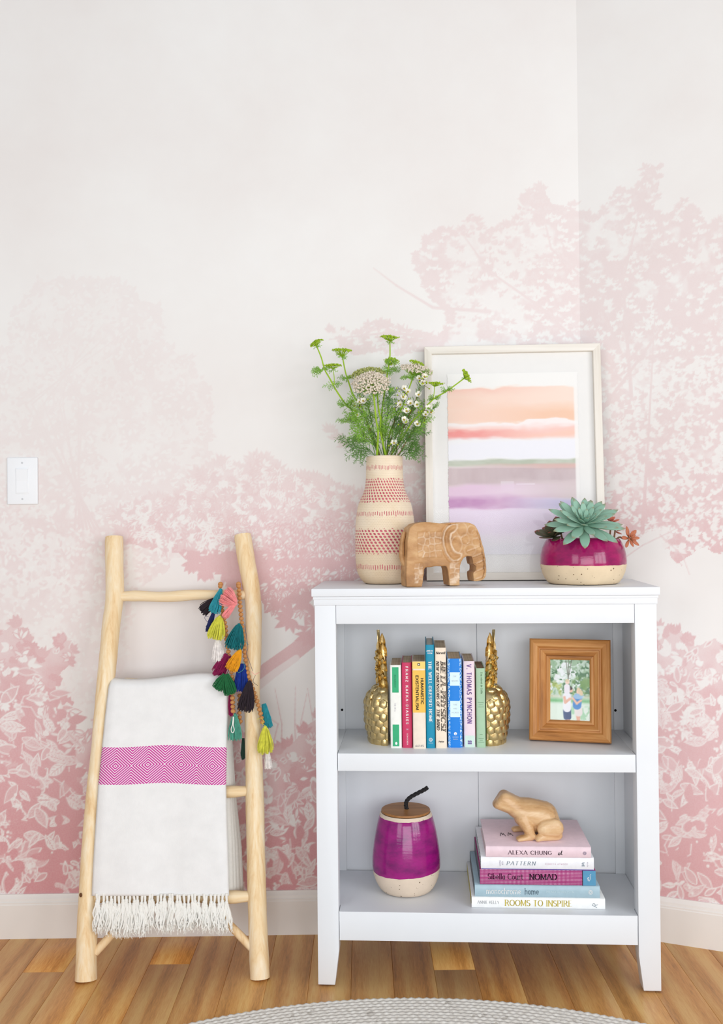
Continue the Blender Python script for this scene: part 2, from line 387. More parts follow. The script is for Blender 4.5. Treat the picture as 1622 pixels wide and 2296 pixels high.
# the leafy mid-ground bush
TM = [(262,1165),(300,1135),(345,1118),(400,1120),(440,1075),(470,1048),(505,1032),(545,1055),(585,1030),(640,1060),(690,1068),(740,1088),(785,1108),(850,1130),(905,1000),(960,940),(1000,1100),(1000,1345),(740,1345),(700,1310),(660,1322),(622,1350),(590,1372),(575,1330),(540,1318),(500,1290),(440,1270),(395,1235),(330,1215),(280,1205)]
m = inside(TM, 14, 31, 40)
base = .55+.45*sm(gv+60*(vnoise(60, 2, 33)-.5), 1140, 1215)
ink[m] = base[m]
for x, y in border(m & (gv < 1230), 300): rosette(x, y, RS.uniform(16, 32), RS.uniform(3.2, 5.5), 5, -math.pi/2+RS.uniform(-.9, .9), 1.1, RS.choice([.62, .72]))
for x, y in scatter(m & (gv < 1225), 1300): rosette(x, y, RS.uniform(13, 26), RS.uniform(2.6, 4.6), 3, RS.uniform(0, tau), 1., RS.choice([.05, .12, .6, .75, .9]), edge=RS.choice([.03, .9, .75]))
for x, y in scatter(m & (gv > 1160) & (gu > 600), 620): rosette(x, y, RS.uniform(14, 30), RS.uniform(3, 6), 3, RS.uniform(.3, 2.6), .7, RS.choice([.08, .16, .3]), edge=1.)
for x, y in scatter(m & (gv > 1180), 160): leaf(x, y, RS.uniform(5, 15), RS.uniform(1.5, 3), RS.uniform(0, tau), .12)
for x, y in border(m & (gv > 1250), 120): rosette(x, y, RS.uniform(16, 30), RS.uniform(4, 7), 4, math.pi/2+RS.uniform(-.9, .9), .9, .98)
for x, y in ((742,968),(756,985),(775,1000),(930,1010),(925,1080),(940,1150)): rosette(x, y, 24, 3.6, 7, -math.pi/2+RS.uniform(-.6, .6), 1.4, .8)
# trunk, leaf spray and grasses between the ladder and the bookcase
curve([(545,1545),(600,1500),(650,1465),(690,1435),(740,1390)], 20, 17, .85)
curve([(560,1547),(615,1505),(662,1473)], 9, 7, .3)
for x, y, n in ((650,1385,8),(690,1350,9),(700,1420,9),(725,1390,9),(760,1370,9)):
    rosette(x, y, 42, 8, n, math.pi+RS.uniform(-.5, .5), 2.2, .95)
for x, y, n in ((675,1365,5),(700,1400,5)): rosette(x, y, 26, 4, n, RS.uniform(0, 6), 1.6, .2, edge=.9)
for k in range(9): x = 545+k*22; curve([(x+RS.uniform(-20, 20), 1690), (x+RS.uniform(-16, 16), 1620), (x+RS.uniform(-30, 10), 1540+RS.uniform(-10, 60))], 1.8, .8, .7)
# the flowering thicket along the bottom
TB = [(-420,1380),(-200,1420),(0,1405),(40,1392),(70,1430),(90,1475),(120,1448),(165,1430),(150,1480),(110,1540),(150,1545),(165,1590),(155,1650),(200,1630),(260,1640),(400,1600),(520,1650),(600,1685),(640,1668),(690,1625),(760,1600),(1000,1500),(1300,1440),(1480,1405),(1530,1412),(1560,1440),(1595,1418),(1622,1440),(1760,1400),(2040,1440),(2040,2020),(-420,2020)]
m = inside(TB, 16, 41, 42)
topv = np.argmax(m, axis=0)*ST+V0; depth = gv-topv[None, :]
tex = vnoise(36, 3, 43)
ink[m] = (.55+.45*sm(depth+130*(tex-.5), 0, 150))[m]
for x, y in border(m & (gv < 1720), 260): rosette(x, y, RS.uniform(14, 30), RS.uniform(4, 8), 4, -math.pi/2+RS.uniform(-1, 1), 1.0, RS.choice([.8, .95]))
up = m & (depth < 210)
for x, y in scatter(up, 900): rosette(x, y, RS.uniform(14, 34), RS.uniform(4, 8), RS.randint(1, 5), RS.uniform(0, tau), .9, RS.choice([.0, .08, .2, .9]), edge=RS.choice([.04, .9]))
for x, y in scatter(m & (depth > 90), 1150):
    L = RS.uniform(24, 58); leaf(x, y, L, L*RS.uniform(.17, .24), RS.uniform(0, tau), RS.choice([.12, .25, .4, .6, .8]), vein=.85, edge=RS.choice([.08, .3]))
for x, y in scatter(m & (depth > 60), 190):
    for k in range(RS.randint(8, 18)): dot(x+RS.normal(0, 9), y+RS.normal(0, 8), RS.uniform(2, 3.6), RS.choice([.05, .12, .5]))
for x, y in scatter(m & (depth > 100), 260):
    a = RS.uniform(0, tau); curve([(x, y), (x+22*math.cos(a), y+22*math.sin(a)), (x+44*math.cos(a+.5), y+44*math.sin(a+.5))], 1.5, 1.2, .2)
for x, y in scatter(m & (depth > 170), 240): rosette(x, y, RS.uniform(26, 50), RS.uniform(9, 14), 1, RS.uniform(0, tau), 0, 1.)
# the ink gets stronger towards the floor
tone = np.interp(gv, [380, 600, 800, 1000, 1100, 1200, 1300, 1450, 1600, 1750, 1880, 2010], [.16, .18, .20, .23, .31, .44, .50, .54, .57, .63, .69, .73])
tone = tone*np.where(gu > UC-60, np.interp(gv, [380, 1000, 1400, 1600, 2010], [1, 1, .9, .84, .86]), 1.)
tone = tone*(1-.22*sm(gu, 560, 420)*sm(gv, 1260, 900))
ink = np.clip(ink, 0, 1)*tone
# ================================================================ setting
def wall_y(x): return 2.5938+.0115*x
XC = .5905; YC = wall_y(XC)                   # the corner
DA = math.atan(.433); DXR, DYR = math.cos(DA), -math.sin(DA)
Zw = EYE-(MV-1148-.0087*F)*2.594/F
def uv_wall(u):
    if u <= UC:
        x = (u-811)*2.594/F; x = min(x, XC); return x, wall_y(x)
    # right wall: where the ray of column u meets the turned plane
    k = (u-811)/F; t = (YC+XC*math.tan(DA))/(1+k*math.tan(DA)); return k*t, t
def mural_wall(name, cols, vals, extra):
    n, k = len(cols), len(MV)
    pts = np.empty((k, n, 3)); xs = np.array(cols)
    pts[:, :, 0] = xs[None, :, 0]; pts[:, :, 1] = xs[None, :, 1]; pts[:, :, 2] = Zw[:, None]
    v = pts.reshape(-1, 3); idx = np.arange(n*k).reshape(k, n)
    q = np.stack([idx[1:, :-1], idx[1:, 1:], idx[:-1, 1:], idx[:-1, :-1]], -1).reshape(-1, 4)
    ev, ef = extra(v, idx); allv = np.vstack([v, ev]) if len(ev) else v
    q = np.vstack([q, np.array(ef)])
    me = bpy.data.meshes.new(name)
    me.vertices.add(len(allv)); me.vertices.foreach_set('co', allv.astype(np.float32).ravel())
    me.loops.add(len(q)*4); me.loops.foreach_set('vertex_index', q.astype(np.int32).ravel())
    me.polygons.add(len(q)); me.polygons.foreach_set('loop_start', np.arange(0, len(q)*4, 4, dtype=np.int32)); me.polygons.foreach_set('loop_total', np.full(len(q), 4, np.int32))
    a = me.attributes.new('ink', 'FLOAT', 'POINT'); a.data.foreach_set('value', np.concatenate([vals.ravel(), np.zeros(len(ev))]).astype(np.float32))
    me.update(); me.validate(); return me
def wall_extra(v, idx):
    a, b, c, d = v[idx[0, 0]], v[idx[0, -1]], v[idx[-1, 0]], v[idx[-1, -1]]
    ev = np.array([(a[0], a[1], 2.6), (b[0], b[1], 2.6), (c[0], c[1], 0), (d[0], d[1], 0)]); n = len(v)
    return ev, [(idx[0, 0], idx[0, -1], n+1, n), (n+2, n+3, idx[-1, -1], idx[-1, 0])]
t = Nt('toile_mural'); k = t.attr('ink'); co = t.coord()
mott = t.noise(co, 1.6, 5, .6); fine = t.noise(co, 260, 2)
paper = t.ramp(mott, [(.3, S(228, 223, 220)), (.7, S(235, 234, 232))])
pink = t.ramp(t.noise(co, 5, 3), [(.3, S(196, 100, 110)), (.7, S(204, 112, 123))])
col = t.mix(t.math('MULTIPLY', k, t.math('ADD', t.math('MULTIPLY', fine, .3), .85)), paper, pink)
M_mural = t.set(col, .62, 0, .25)
nb = int(np.searchsorted(MU, UC))
cb = [uv_wall(u) for u in MU[:nb]]; cb[-1] = (XC, YC)
cr = [(XC, YC)]+[uv_wall(u) for u in MU[nb:]]
for nm, cols, vals in (('wall_back', cb, ink[:, :nb]), ('wall_right', cr, np.hstack([ink[:, nb-1:nb], ink[:, nb:]]))):
    tag(link(nm, mural_wall(nm, cols, vals, wall_extra), M_mural), kind='structure')
# baseboards with a moulded cap
def baseboard(name, p, q, nrm):
    prof = [(0, 0), (.0138, 0), (.0138, .088), (.0125, .0905), (.0125, .094), (.0105, .0965), (.0095, .103), (.006, .108), (.004, .1135), (0, .1135)]
    b = MB(); n = len(prof)
    b.add([(e[0]+nrm[0]*d, e[1]+nrm[1]*d, z) for e in (p, q) for d, z in prof], [(i, (i+1) % n, (i+1) % n+n, i+n) for i in range(n)]+[tuple(range(n)), tuple(range(2*n-1, n-1, -1))])
    return tag(b.build(name, M_trim, ang=25), kind='structure')
bis = math.tan(DA/2)*.0138
baseboard('baseboard_back', (cb[0][0], cb[0][1]), (XC-.001, YC), (0, -1))
baseboard('baseboard_right', (XC+.001, YC), (cr[-1][0], cr[-1][1]), (-math.sin(DA), -math.cos(DA)))
# oak floor: every plank on its own
t = Nt('oak_planks')
tone_ = t.attr('tone', 'OBJECT'); co = t.coord('Object', (1, .06, 1)); oi = t.n('ShaderNodeObjectInfo')
vm = t.n('ShaderNodeVectorMath', operation='SCALE'); vm.inputs[0].default_value = (31, 17, 5); t.put(vm.inputs['Scale'], t.attr('seed', 'OBJECT'))
va = t.n('ShaderNodeVectorMath', operation='ADD'); t.put(va.inputs[0], co); t.put(va.inputs[1], vm.outputs[0]); v = va.outputs[0]
n1 = t.noise(v, 17, 5, .6, 1.6); n2 = t.noise(v, 130, 4, .65); n3 = t.noise(v, 520, 2, .6)
wv = t.n('ShaderNodeTexWave', wave_type='RINGS', rings_direction='Y'); t.put(wv.inputs['Vector'], v); wv.inputs['Scale'].default_value = 5; wv.inputs['Distortion'].default_value = 7; wv.inputs['Detail'].default_value = 2; wv.inputs['Detail Scale'].default_value = 1.5
f = t.math('ADD', t.math('ADD', t.math('MULTIPLY', n1, .34), t.math('ADD', t.math('MULTIPLY', n2, .30), t.math('MULTIPLY', n3, .20))), t.math('MULTIPLY', wv.outputs['Fac'], .16))
c1 = t.ramp(f, [(.30, S(172, 116, 56)), (.46, S(230, 168, 92)), (.62, S(250, 208, 132))])
c2 = t.mix(t.math('MULTIPLY', tone_, .55), c1, S(222, 196, 166), 'MULTIPLY')
c3 = t.mix(t.math('SUBTRACT', .30, t.math('MULTIPLY', tone_, .30)), c2, S(206, 158, 102))
t.bump(t.math('ADD', n2, t.math('MULTIPLY', n1, .5)), .12, .0008)
M_oak = t.set(c3, .36, 0, .35)
fl = MB().box(-1.75, 2.3, -1.2, 2.66, -.06, -.0175).build('floor', M_dark, smooth=False); tag(fl, kind='structure')
PW = .1002; seed = 0; px0 = .2650-PW*20
ends = {}                                     # plank joints seen in the photograph
for (u, v_) in ((354, 2162), (62, 2180), (1020, 2174)):
    r_ = ray(u, v_); tt = -EYE/r_.z; ends[int((r_.x*tt-px0)//PW)] = r_.y*tt
for i in range(40):
    x0 = px0+i*PW
    if x0 > 2.1: break
    cuts = [-1.1, rnd.uniform(-.3, .6), ends.get(i, rnd.uniform(1.0, 2.0)), 2.64] if i in ends or i % 3 else [-1.1, rnd.uniform(.2, 1.6), 2.64]
    for a, b_ in zip(cuts[:-1], cuts[1:]):
        ye = b_-.0005
        if b_ > 2.6:                          # stop under the wall
            ye = min(wall_y(x0), wall_y(x0)-(x0+PW-XC)*.433 if x0+PW > XC else 9)+.03
        if ye <= a+.02: continue
        o = MB().box(x0+.0002, x0+PW-.0002, a, ye, -.0175, 0).build('plank', M_oak, fl, bevel=.0007, seg=1, ang=60)
        o['tone'] = rnd.choice([.15, .3, .45, .6, .8, 1.]); seed += 1; o['seed'] = seed*1.37
# ================================================================ rug
t = Nt('braided_wool'); co = t.coord()
n = t.noise(co, 90, 4, .6); fl_ = t.vor(co, 70)
c = t.ramp(n, [(.3, S(205, 198, 188)), (.55, S(226, 221, 213)), (.75, S(236, 233, 227))])
c = t.mix(t.math('MULTIPLY', t.math('LESS_THAN', t.noise(co, 42, 2), .335), .45), c, S(150, 140, 128))
t.bump(t.noise(co, 600, 3), .5, .001); M_rug = t.set(c, .95, 0, .1, None, .2)
RCX, RCY, RR = .085, 1.085, 1.128
rug = thing('rug', 'round off-white braided wool rug on the oak floor in front of the bookcase', 'rug', (RCX, RCY, 0))
MB().lathe([(.72, .0004), (.80, .0004), (.80, .009), (.72, .009)], 96).build('backing', M_rug, rug)
nr = 26; cw = .0125
for k in range(nr):                           # coils of plaited yarn: two strands over and under
    r0 = RR-cw*(k+.5); seg = int(2*math.pi*r0/.0085); vs = []; fs = []
    ph = k*.5
    for i in range(seg):
        a = 2*math.pi*i/seg; w = math.sin(math.pi*i+ph)*0+(1 if (i+k) % 2 else -1)
        for j in range(6):
            q = 2*math.pi*j/6; rr = r0+math.cos(q)*cw*(.5+.05*w); z = .0068+math.sin(q)*(.0058+.0012*w)
            tw = .002*math.sin(q)*1.0
            vs.append((rr*math.cos(a+tw), rr*math.sin(a+tw), z))
    fs = [(i*6+j, i*6+(j+1) % 6, ((i+1) % seg)*6+(j+1) % 6, ((i+1) % seg)*6+j) for i in range(seg) for j in range(6)]
    MB().add(vs, fs).build('coil', M_rug, rug, ang=80)
MB().lathe([(.80, .0005), (.81, .0005), (.81, .011), (.0, .011)][:4], 96).build('centre', M_rug, rug)
# ================================================================ bookcase
W = .806; SH, BT, TOP = .5451, .1749, .9328
bc = thing('bookcase', 'white painted two-shelf open bookcase with tapered feet standing on the oak floor', 'bookcase', (CX, CY, 0), -YAW)
def bpart(name, b, bev=.0012, m=None, **k): return b.build(name, m or M_white, bc, bevel=bev, **k)
bpart('top_panel', MB().box(0, W, -.003, .298, .9142, TOP), .002)
bpart('crown_moulding', MB().box(.0032, W-.0032, .0005, .291, .9072, .9139).box(.0048, W-.0048, .0028, .291, .8934, .9074), .0012)
for s in (0, 1):
    f = (lambda x: W-x) if s else (lambda x: x)
    poly = [(f(.0066), .004), (f(.0066), .8933), (f(.0565), .8933), (f(.0565), .083), (f(.0553), .074), (f(.0465), .004)]
    if s: poly = poly[::-1]
    fp_ = bpart('front_post', MB().prism(poly, .006, .0485), .0012)
    x = sorted((f(.0066), f(.0545)))
    rp_ = bpart('rear_post', MB().box(x[0], x[1], .2775, .2905, .004, .8933), .001)
    x = sorted((f(.012), f(.0305)))
    bpart('side_panel', MB().box(x[0], x[1], .0486, .2774, .1, .8933), .0006)
    for d in (.027, .284): bc_g = bpart('glide', MB().lathe([(.0085, 0), (.0085, .0035), (.006, .0041)], 16, Matrix.Translation((f(.027), d, 0))), 0); bc_g.parent = fp_ if d < .1 else rp_
    for h in (.595,): bc_p = bpart('peg_hole', MB().lathe([(.0033, 0), (.0033, .0004)], 16, Matrix.Translation((f(.0505) if s else .0466, .2774, h)) @ Matrix.Rotation(R(90), 4, 'X')), 0, M_dark); bc_p.parent = rp_
bpart('header_rail', MB().box(.0572, W-.0572, .0066, .027, .8492, .8932), .0012)
bpart('shelf', MB().box(.0577, W-.0577, .0085, .2772, .504, SH).box(.031, .0577, .0495, .2772, .515, SH).box(W-.0577, W-.031, .0495, .2772, .515, SH), .0012)
bpart('bottom_shelf', MB().box(.031, W-.031, .0495, .2772, .152, BT).box(.0578, W-.0578, .0079, .0495, .152, BT), 0)
bpart('apron', MB().box(.0578, W-.0578, .0078, .026, .1075, .1745), .0012)
for a, b_ in ((.0545, .4004), (.4019, W-.0545)):
    bpart('back_panel', MB().box(a, b_, .2822, .2862, .11, .8933), .0006)
bpart('back_batten', MB().box(.37, .43, .2863, .2902, .11, .8933), 0)
# ================================================================ books
M_page = None
t = Nt('book_pages'); co = t.coord(scale=(1, 1, 1)); n = t.noise(t.coord(scale=(900, 3, 3)), 1, 2); n2 = t.noise(co, 20)
t.bump(n, .4, .0006); M_page = t.set(t.ramp(t.math('ADD', t.math('MULTIPLY', n, .5), t.math('MULTIPLY', n2, .5)), [(.3, S(172, 148, 120)), (.7, S(222, 204, 178))]), .85, 0, .1)
M_page2 = plain('aged_pages', S(140, 116, 92), .9, .1, .25, 200)
M_pagew = plain('white_pages', S(226, 222, 214), .85, .1, .08, 300)
INK = {k: plain('ink_'+k, c, .6, .2, 0) for k, c in dict(black=S(42, 38, 40), white=S(246, 244, 242), purple=S(116, 86, 150), gold=S(196, 178, 78), grey=S(120, 124, 132), steel=S(92, 112, 126), maroon=S(52, 22, 44), pale=S(206, 224, 228), pinkish=S(206, 170, 186), dkgreen=S(92, 126, 92), lav=S(150, 140, 160), green=S(48, 166, 112), grn2=S(36, 110, 76)).items()}
def gloss(name, c, rough=.38, vary=.05): return plain(name, c, rough, .35, vary, 60)
def book(label, s0, s1, d0, depth, h, z, cover, pages, board=.0022, hard=False, side=None, group='books on the upper shelf between the bookends', tilt=0):
    """upright book: spine faces the room; the base of the spine centre is the origin"""
    w = s1-s0; c = BC((s0+s1)/2, d0, z)
    o = thing('book', label, 'book', c, -YAW, group); o.rotation_euler = (0, tilt, -YAW)
    b = MB(); x = w/2; ov = .003 if hard else 0
    r = min(.003, w*.2)
    # spine and two boards as one folded piece
    outer = [(-x, depth), (-x, r), (-x+r*.3, r*.3), (-x+r, 0), (x-r, 0), (x-r*.3, r*.3), (x, r), (x, depth)]
    inner = [(x-board, depth), (x-board, board+r*.5), (-x+board, board+r*.5), (-x+board, depth)]
    pl = outer+inner; n = len(pl)
    b.add([(p[0], p[1], zz) for zz in (0, h) for p in pl], [(i, (i+1) % n, (i+1) % n+n, i+n) for i in range(n)])
    k = len(outer)
    for zz, fl in ((0, True), (n, False)):     # top and bottom edges of the folded cover as quads
        q = [(0, 1, n-2+0, n-1)]
        fs = [(zz+0, zz+1, zz+10, zz+11), (zz+1, zz+2, zz+3, zz+10), (zz+3, zz+4, zz+9, zz+10), (zz+4, zz+5, zz+6, zz+9), (zz+6, zz+7, zz+8, zz+9)]
        b.f += [tuple(reversed(f)) if fl else f for f in fs]
    me = b.mesh('cover', smooth=True, ang=50); cv = link('cover', me, cover, o)
    me.validate()
    top = h-.0005-ov
    MB().box(-x+board+.0002, x-board-.0002, board+r*.5+.0003, depth-.0015-ov, ov+.0005, top).build('pages', pages, o, bevel=.0004, seg=1)
    if side is not None:
        MB().box(-x-.0003, -x, r+.001, depth, side[1], side[2]).build('cover_panel', side[0], o, smooth=False)
    o['w'] = w; return o
def panel(o, name, x0, x1, z0, z1, m, bev=0, y=-.0003):
    return MB().box(x0, x1, y, .0004, z0, z1).build(name, m, o, bevel=bev, smooth=False)
VR = (0, R(90), 0)
def vtext(o, s, size, m, x, ztop, length, y=-.0006, **k):
    q = lettering(o, s, size, m, (x, y, ztop), VR, fit=length, align='L', **k); return q
d0 = .064
# 1 white with green blocks
o = book('white paperback with two green blocks on its spine, first in the row', .1806, .2074, d0, .125, .199, SH, gloss('white_card', S(238, 238, 232), .5), M_page, tilt=0)
gr = gloss('green_card', S(50, 168, 116), .5)
for z0, z1 in ((.133, .194), (.0045, .0565)):
    MB().box(-.0082, .0075, -.00035, .0004, z0, z1).build('spine_panel', gr, o, bevel=.0003, seg=1, label='green block on the spine')
MB().box(-.0136, -.01335, .006, .012, .01, .19).build('cover_stripe', INK['grn2'], o, smooth=False)
vtext(o, 'IRIS MURDOCH', .0036, INK['grn2'], -.003, .176, .030, thick=.11, thin=.07, serif=True)
vtext(o, 'THE BELL', .0036, INK['lav'], -.0035, .108, .021, thick=.09, thin=.05, serif=True)
MB().lathe([(.0026, 0), (.0026, .0004)], 20, Matrix.Translation((.0002, -.0003, .0115)) @ Matrix.Rotation(R(90), 4, 'X') @ Matrix.Diagonal((1, 1.4, 1, 1))).build('emblem', INK['white'], o)
# 2 raspberry
o = book('raspberry pink paperback with widely spaced white capitals down the spine', .2088, .2328, d0+.004, .125, .2045, SH, gloss('raspberry_card', S(200, 52, 96), .42), M_page)
vtext(o, 'FRANZ KAFKA*DIARIES', .0052, INK['white'], -.0022, .195, .138, thick=.26, thin=.2, track=.6)
vtext(o, 'II', .0036, INK['pinkish'], -.0015, .046, .0035, thick=.2, serif=True)
vtext(o, 'SCHOCKEN', .0026, INK['white'], -.001, .034, .026, thick=.26, track=.6)
# 3 yellow over cream
o = book('thick paperback with a yellow upper spine over cream, black title down it', .2346, .2656, d0-.006, .12, .2085, SH, gloss('cream_card', S(236, 222, 206), .5), M_page)
yl = gloss('yellow_card', S(238, 190, 84), .45); yl2 = gloss('pale_yellow', S(245, 208, 116), .45); og = gloss('ochre_card', S(206, 136, 30), .45); tan_ = gloss('tan_card', S(214, 170, 128), .5)
panel(o, 'spine_panel', -.0152, .0154, .0865, .1875, yl, 0)
panel(o, 'spine_band', -.0152, .0154, .1912, .2083, yl2, 0)
MB().box(-.01575, -.0154, .003, .118, .0865, .2083).build('cover_panel', og, o, smooth=False, label='ochre side of the cover')
vtext(o, 'HUMANISTIC', .0062, INK['black'], .0045, .169, .0625, thick=.2)
vtext(o, 'EXISTENTIALISM', .0062, INK['black'], -.0075, .175, .082, thick=.2)
panel(o, 'emblem', -.003, .003, .1985, .2045, INK['black'], 0, -.0005)
MB().lathe([(.0014, 0), (.0014, .0004)], 12, Matrix.Translation((0, -.0006, .2015)) @ Matrix.Rotation(R(90), 4, 'X')).build('emblem_eye', INK['white'], o)
lettering(o, '66145', .0046, INK['grey'], (0, -.0006, .0048), fit=.0195, thick=.12, track=.24)
# 4 teal hardback
o = book('tall teal hardback with a white title, the tallest book in the row', .2664, .2872, d0, .165, .2475, SH, gloss('teal_cloth', S(0, 138, 172), .4), M_pagew, .0026, True)
MB().box(-.0107, -.0104, .004, .164, .001, .2465).build('cover_panel', gloss('dark_teal', S(38, 62, 72), .45), o, smooth=False, label='dark side of the cover')
lettering(o, 'ANNETTE', .0028, INK['white'], (0, -.0006, .2318), fit=.0152, thick=.24, thin=.14, serif=True)
lettering(o, 'TATUM', .0028, INK['white'], (0, -.0006, .2262), fit=.0115, thick=.24, thin=.14, serif=True)
vtext(o, 'THE WELL-DRESSED HOME', .0070, INK['white'], -.0033, .2082, .146, thick=.19, thin=.1, serif=True, track=.2)
for rr, x_, z_ in ((.0042, 0, .0205), (.0019, -.0014, .0208), (.0019, .0016, .0218), (.0016, .0012, .0185)):
    MB().tube([(x_+rr*math.cos(a*.524), -.0006, z_+rr*math.sin(a*.524)) for a in range(13)], .0004, 4).build('emblem', INK['white'], o)
lettering(o, 'CLARKSON', .0016, INK['pale'], (0, -.0006, .0118), fit=.0105, thick=.2)
# 5 cream
o = book('cream book with ornate black lettering, right of the tall teal one', .2888, .3156, d0, .15, .2405, SH, gloss('ivory_card', S(238, 222, 202), .5), M_page, .0022, False)
lettering(o, 'Norvell', .0052, INK['black'], (0, -.0006, .2255), fit=.0215, thick=.2, thin=.1, serif=True, italic=.22) if True else None
vtext(o, 'META-PHYSICS!', .0102, INK['black'], .0006, .2065, .163, thick=.27, thin=.14, serif=True, italic=.18, track=.2)
vtext(o, 'META-PHYSICS!', .0094, plain('ink_sand', S(226, 206, 182), .6, .2, 0), .0012, .206, .1622, y=-.0009, thick=.07, thin=.045, italic=.18, track=.2)
vtext(o, 'NEW DIMENSIONS OF THE MIND', .0058, INK['black'], -.0098, .208, .164, thick=.22, thin=.15, serif=True, italic=.18, track=.2)
lettering(o, 'Parker', .0034, INK['black'], (0, -.0006, .0145), fit=.0125, thick=.2, thin=.12, serif=True, italic=.15)
# 6 blue
bl = Nt('blue_card'); co = bl.coord(); xs = bl.n('ShaderNodeSeparateXYZ'); bl.put(xs.inputs[0], co)
wear = bl.math('MULTIPLY', bl.math('GREATER_THAN', bl.math('ABSOLUTE', xs.outputs[0]), .0115), bl.math('GREATER_THAN', bl.noise(bl.coord(scale=(1, 1, .5)), 420, 3), .52))
M_blue = bl.set(bl.mix(wear, S(10, 126, 218), S(190, 220, 240)), .42, 0, .35)
o = book('bright blue worn paperback with two pale label panels on its spine', .3186, .3530, d0+.008, .13, .213, SH, M_blue, M_page)
pb = gloss('pale_blue_label', S(214, 238, 244), .5)
for z0, z1 in ((.1485, .1805), (.073, .112)): panel(o, 'label_panel', -.0112, .0122, z0, z1, pb)
for z_, w_, s_ in ((.1695, .007, 'THE'), (.1585, .016, 'WAVES'), (.1015, .009, 'THE'), (.092, .009, 'AND'), (.0825, .016, 'FLIES')):
    lettering(o, s_, .0028, INK['lav'], (.0005, -.0006, z_), fit=w_, thick=.08, serif=True)
MB().lathe([(.0036, 0), (.0036, .0004)], 20, Matrix.Translation((.0005, -.0003, .0335)) @ Matrix.Rotation(R(90), 4, 'X')).build('emblem', INK['white'], o)
MB().lathe([(.0011, 0), (.0011, .0004)], 12, Matrix.Translation((.0014, -.0007, .0325)) @ Matrix.Rotation(R(90), 4, 'X')).build('emblem_eye', M_blue, o)
lettering(o, 'MODERN', .0018, INK['pale'], (.0005, -.0006, .0245), fit=.0135, thick=.2); lettering(o, 'CLASSICS', .0018, INK['pale'], (.0005, -.0006, .0195), fit=.0115, thick=.2)
# 7 pale pink
o = book('pale pink paperback with thin purple capitals down its spine', .3570, .3840, d0+.012, .14, .2065, SH, gloss('blush_card', S(232, 214, 222), .45), M_page)
vtext(o, 'V. THOMAS PYNCHON', .0106, INK['purple'], -.0052, .1985, .141, thick=.15, thin=.12, squeeze=.62, track=.2)
panel(o, 'spine_band', -.0115, .0115, .0002, .028, gloss('mint_card', S(206, 228, 216), .45))
MB().box(.01345, .0137, .002, .138, .024, .188).build('cover_panel', gloss('coral_card', S(226, 150, 150), .45), o, smooth=False)
for z0 in (.0075, .0125):
    for k_ in range(4): panel(o, 'emblem', -.0046+k_*.0024, -.0026+k_*.0024, z0, z0+.004-(k_ % 2)*.0008*(z0 > .01), INK['purple'], 0, -.0006)
# 8 sage
o = book('slim sage green paperback with dark rough page tops, last in the row', .3869, .4086, d0+.010, .12, .1895, SH, gloss('sage_card', S(166, 198, 166), .5), M_page2)
vtext(o, 'Eva retmet de Liolia'.replace('E', 'E').replace('L', 'L'), .0042, INK['dkgreen'], .0005, .18, .051, thick=.14, thin=.1, serif=True)
for z_, w_ in ((.1078, .014), (.1022, .009), (.0968, .014), (.031, .007), (.0215, .0125), (.0175, .0075), (.0125, .0145)):
    panel(o, 'fine_print', -w_/2, w_/2, z_, z_+.0006, INK['dkgreen'], 0, -.0004)
# ---------------- lying books, spine to the room
def flat_book(label, s0, s1, d0, depth, z0, z1, cover, pages, hard=True, rot=0, board=.0026):
    w = s1-s0; o = thing('book', label, 'book', BC((s0+s1)/2, d0, z0), -YAW+rot, 'books stacked flat on the lower shelf')
    h = z1-z0; x = w/2; b = MB(); bo = board
    pl = [(depth, 0), (.0015, 0), (0, .0015), (0, h-.0015), (.0015, h), (depth, h), (depth, h-bo), (bo+.001, h-bo), (bo+.001, bo), (depth, bo)]
    n = len(pl)
    b.add([(xx, p[0], p[1]) for xx in (-x, x) for p in pl], [(i, i+n, (i+1) % n+n, (i+1) % n) for i in range(n)])
    for off, fl in ((0, False), (n, True)):
        fs = [(0, 1, 8, 9), (1, 2, 7, 8), (2, 3, 7), (3, 4, 6, 7), (4, 5, 6)]
        fs = [(0, 1, 8, 9), (1, 2, 3, 4), (1, 4, 7, 8), (4, 5, 6, 7)]
        b.f += [tuple(i+off for i in (reversed(f) if fl else f)) for f in fs]
    link('cover', b.mesh('cover', ang=50), cover, o)
    ov = .0025 if hard else .0003
    MB().box(-x+ov, x-ov, bo+.0013, depth-ov, bo+.0002, h-bo-.0002).build('pages', pages, o, bevel=.0003, seg=1)
    return o
def spine(o, s, size, m, s_mid, zc, fit, **k):
    return lettering(o, s, size, m, (s_mid, -.0006, zc-size/2), fit=fit, **k)
E0 = .3691+.1557
o = flat_book('white hardback with large gold capitals, bottom of the stack', .3691, .6805, .041, .235, BT+.0003, .2005, gloss('white_jacket', S(240, 241, 240), .35), M_pagew)
olive = gloss('olive_card', S(186, 172, 84), .45)
MB().box(-.1561, -.1557, .02, .233, .002, .0248).build('cover_panel', olive, o, smooth=False, label='olive edge of the cover')
spine(o, 'ANNIE KELLY', .0068, INK['grey'], -.1165, .0135, .051, thick=.1, thin=.045, serif=True)
spine(o, 'ROOMS TO INSPIRE', .0135, INK['gold'], .0005, .0128, .156, thick=.17, thin=.04, serif=True)
lettering(o, 'R', .0115, INK['steel'], (.1375, -.0006, .0075), (0, R(-70), 0), thick=.08, thin=.05, italic=.1)
o = flat_book('pale grey-blue hardback with a lowercase title, second from the bottom', .3768, .6688, .043, .232, .2008, .2288, gloss('grey_blue_jacket', S(164, 190, 202), .35), M_pagew)
MB().box(-.1464, -.146, .006, .230, .001, .027).build('cover_panel', gloss('charcoal_card', S(54, 58, 66), .4), o, smooth=False)
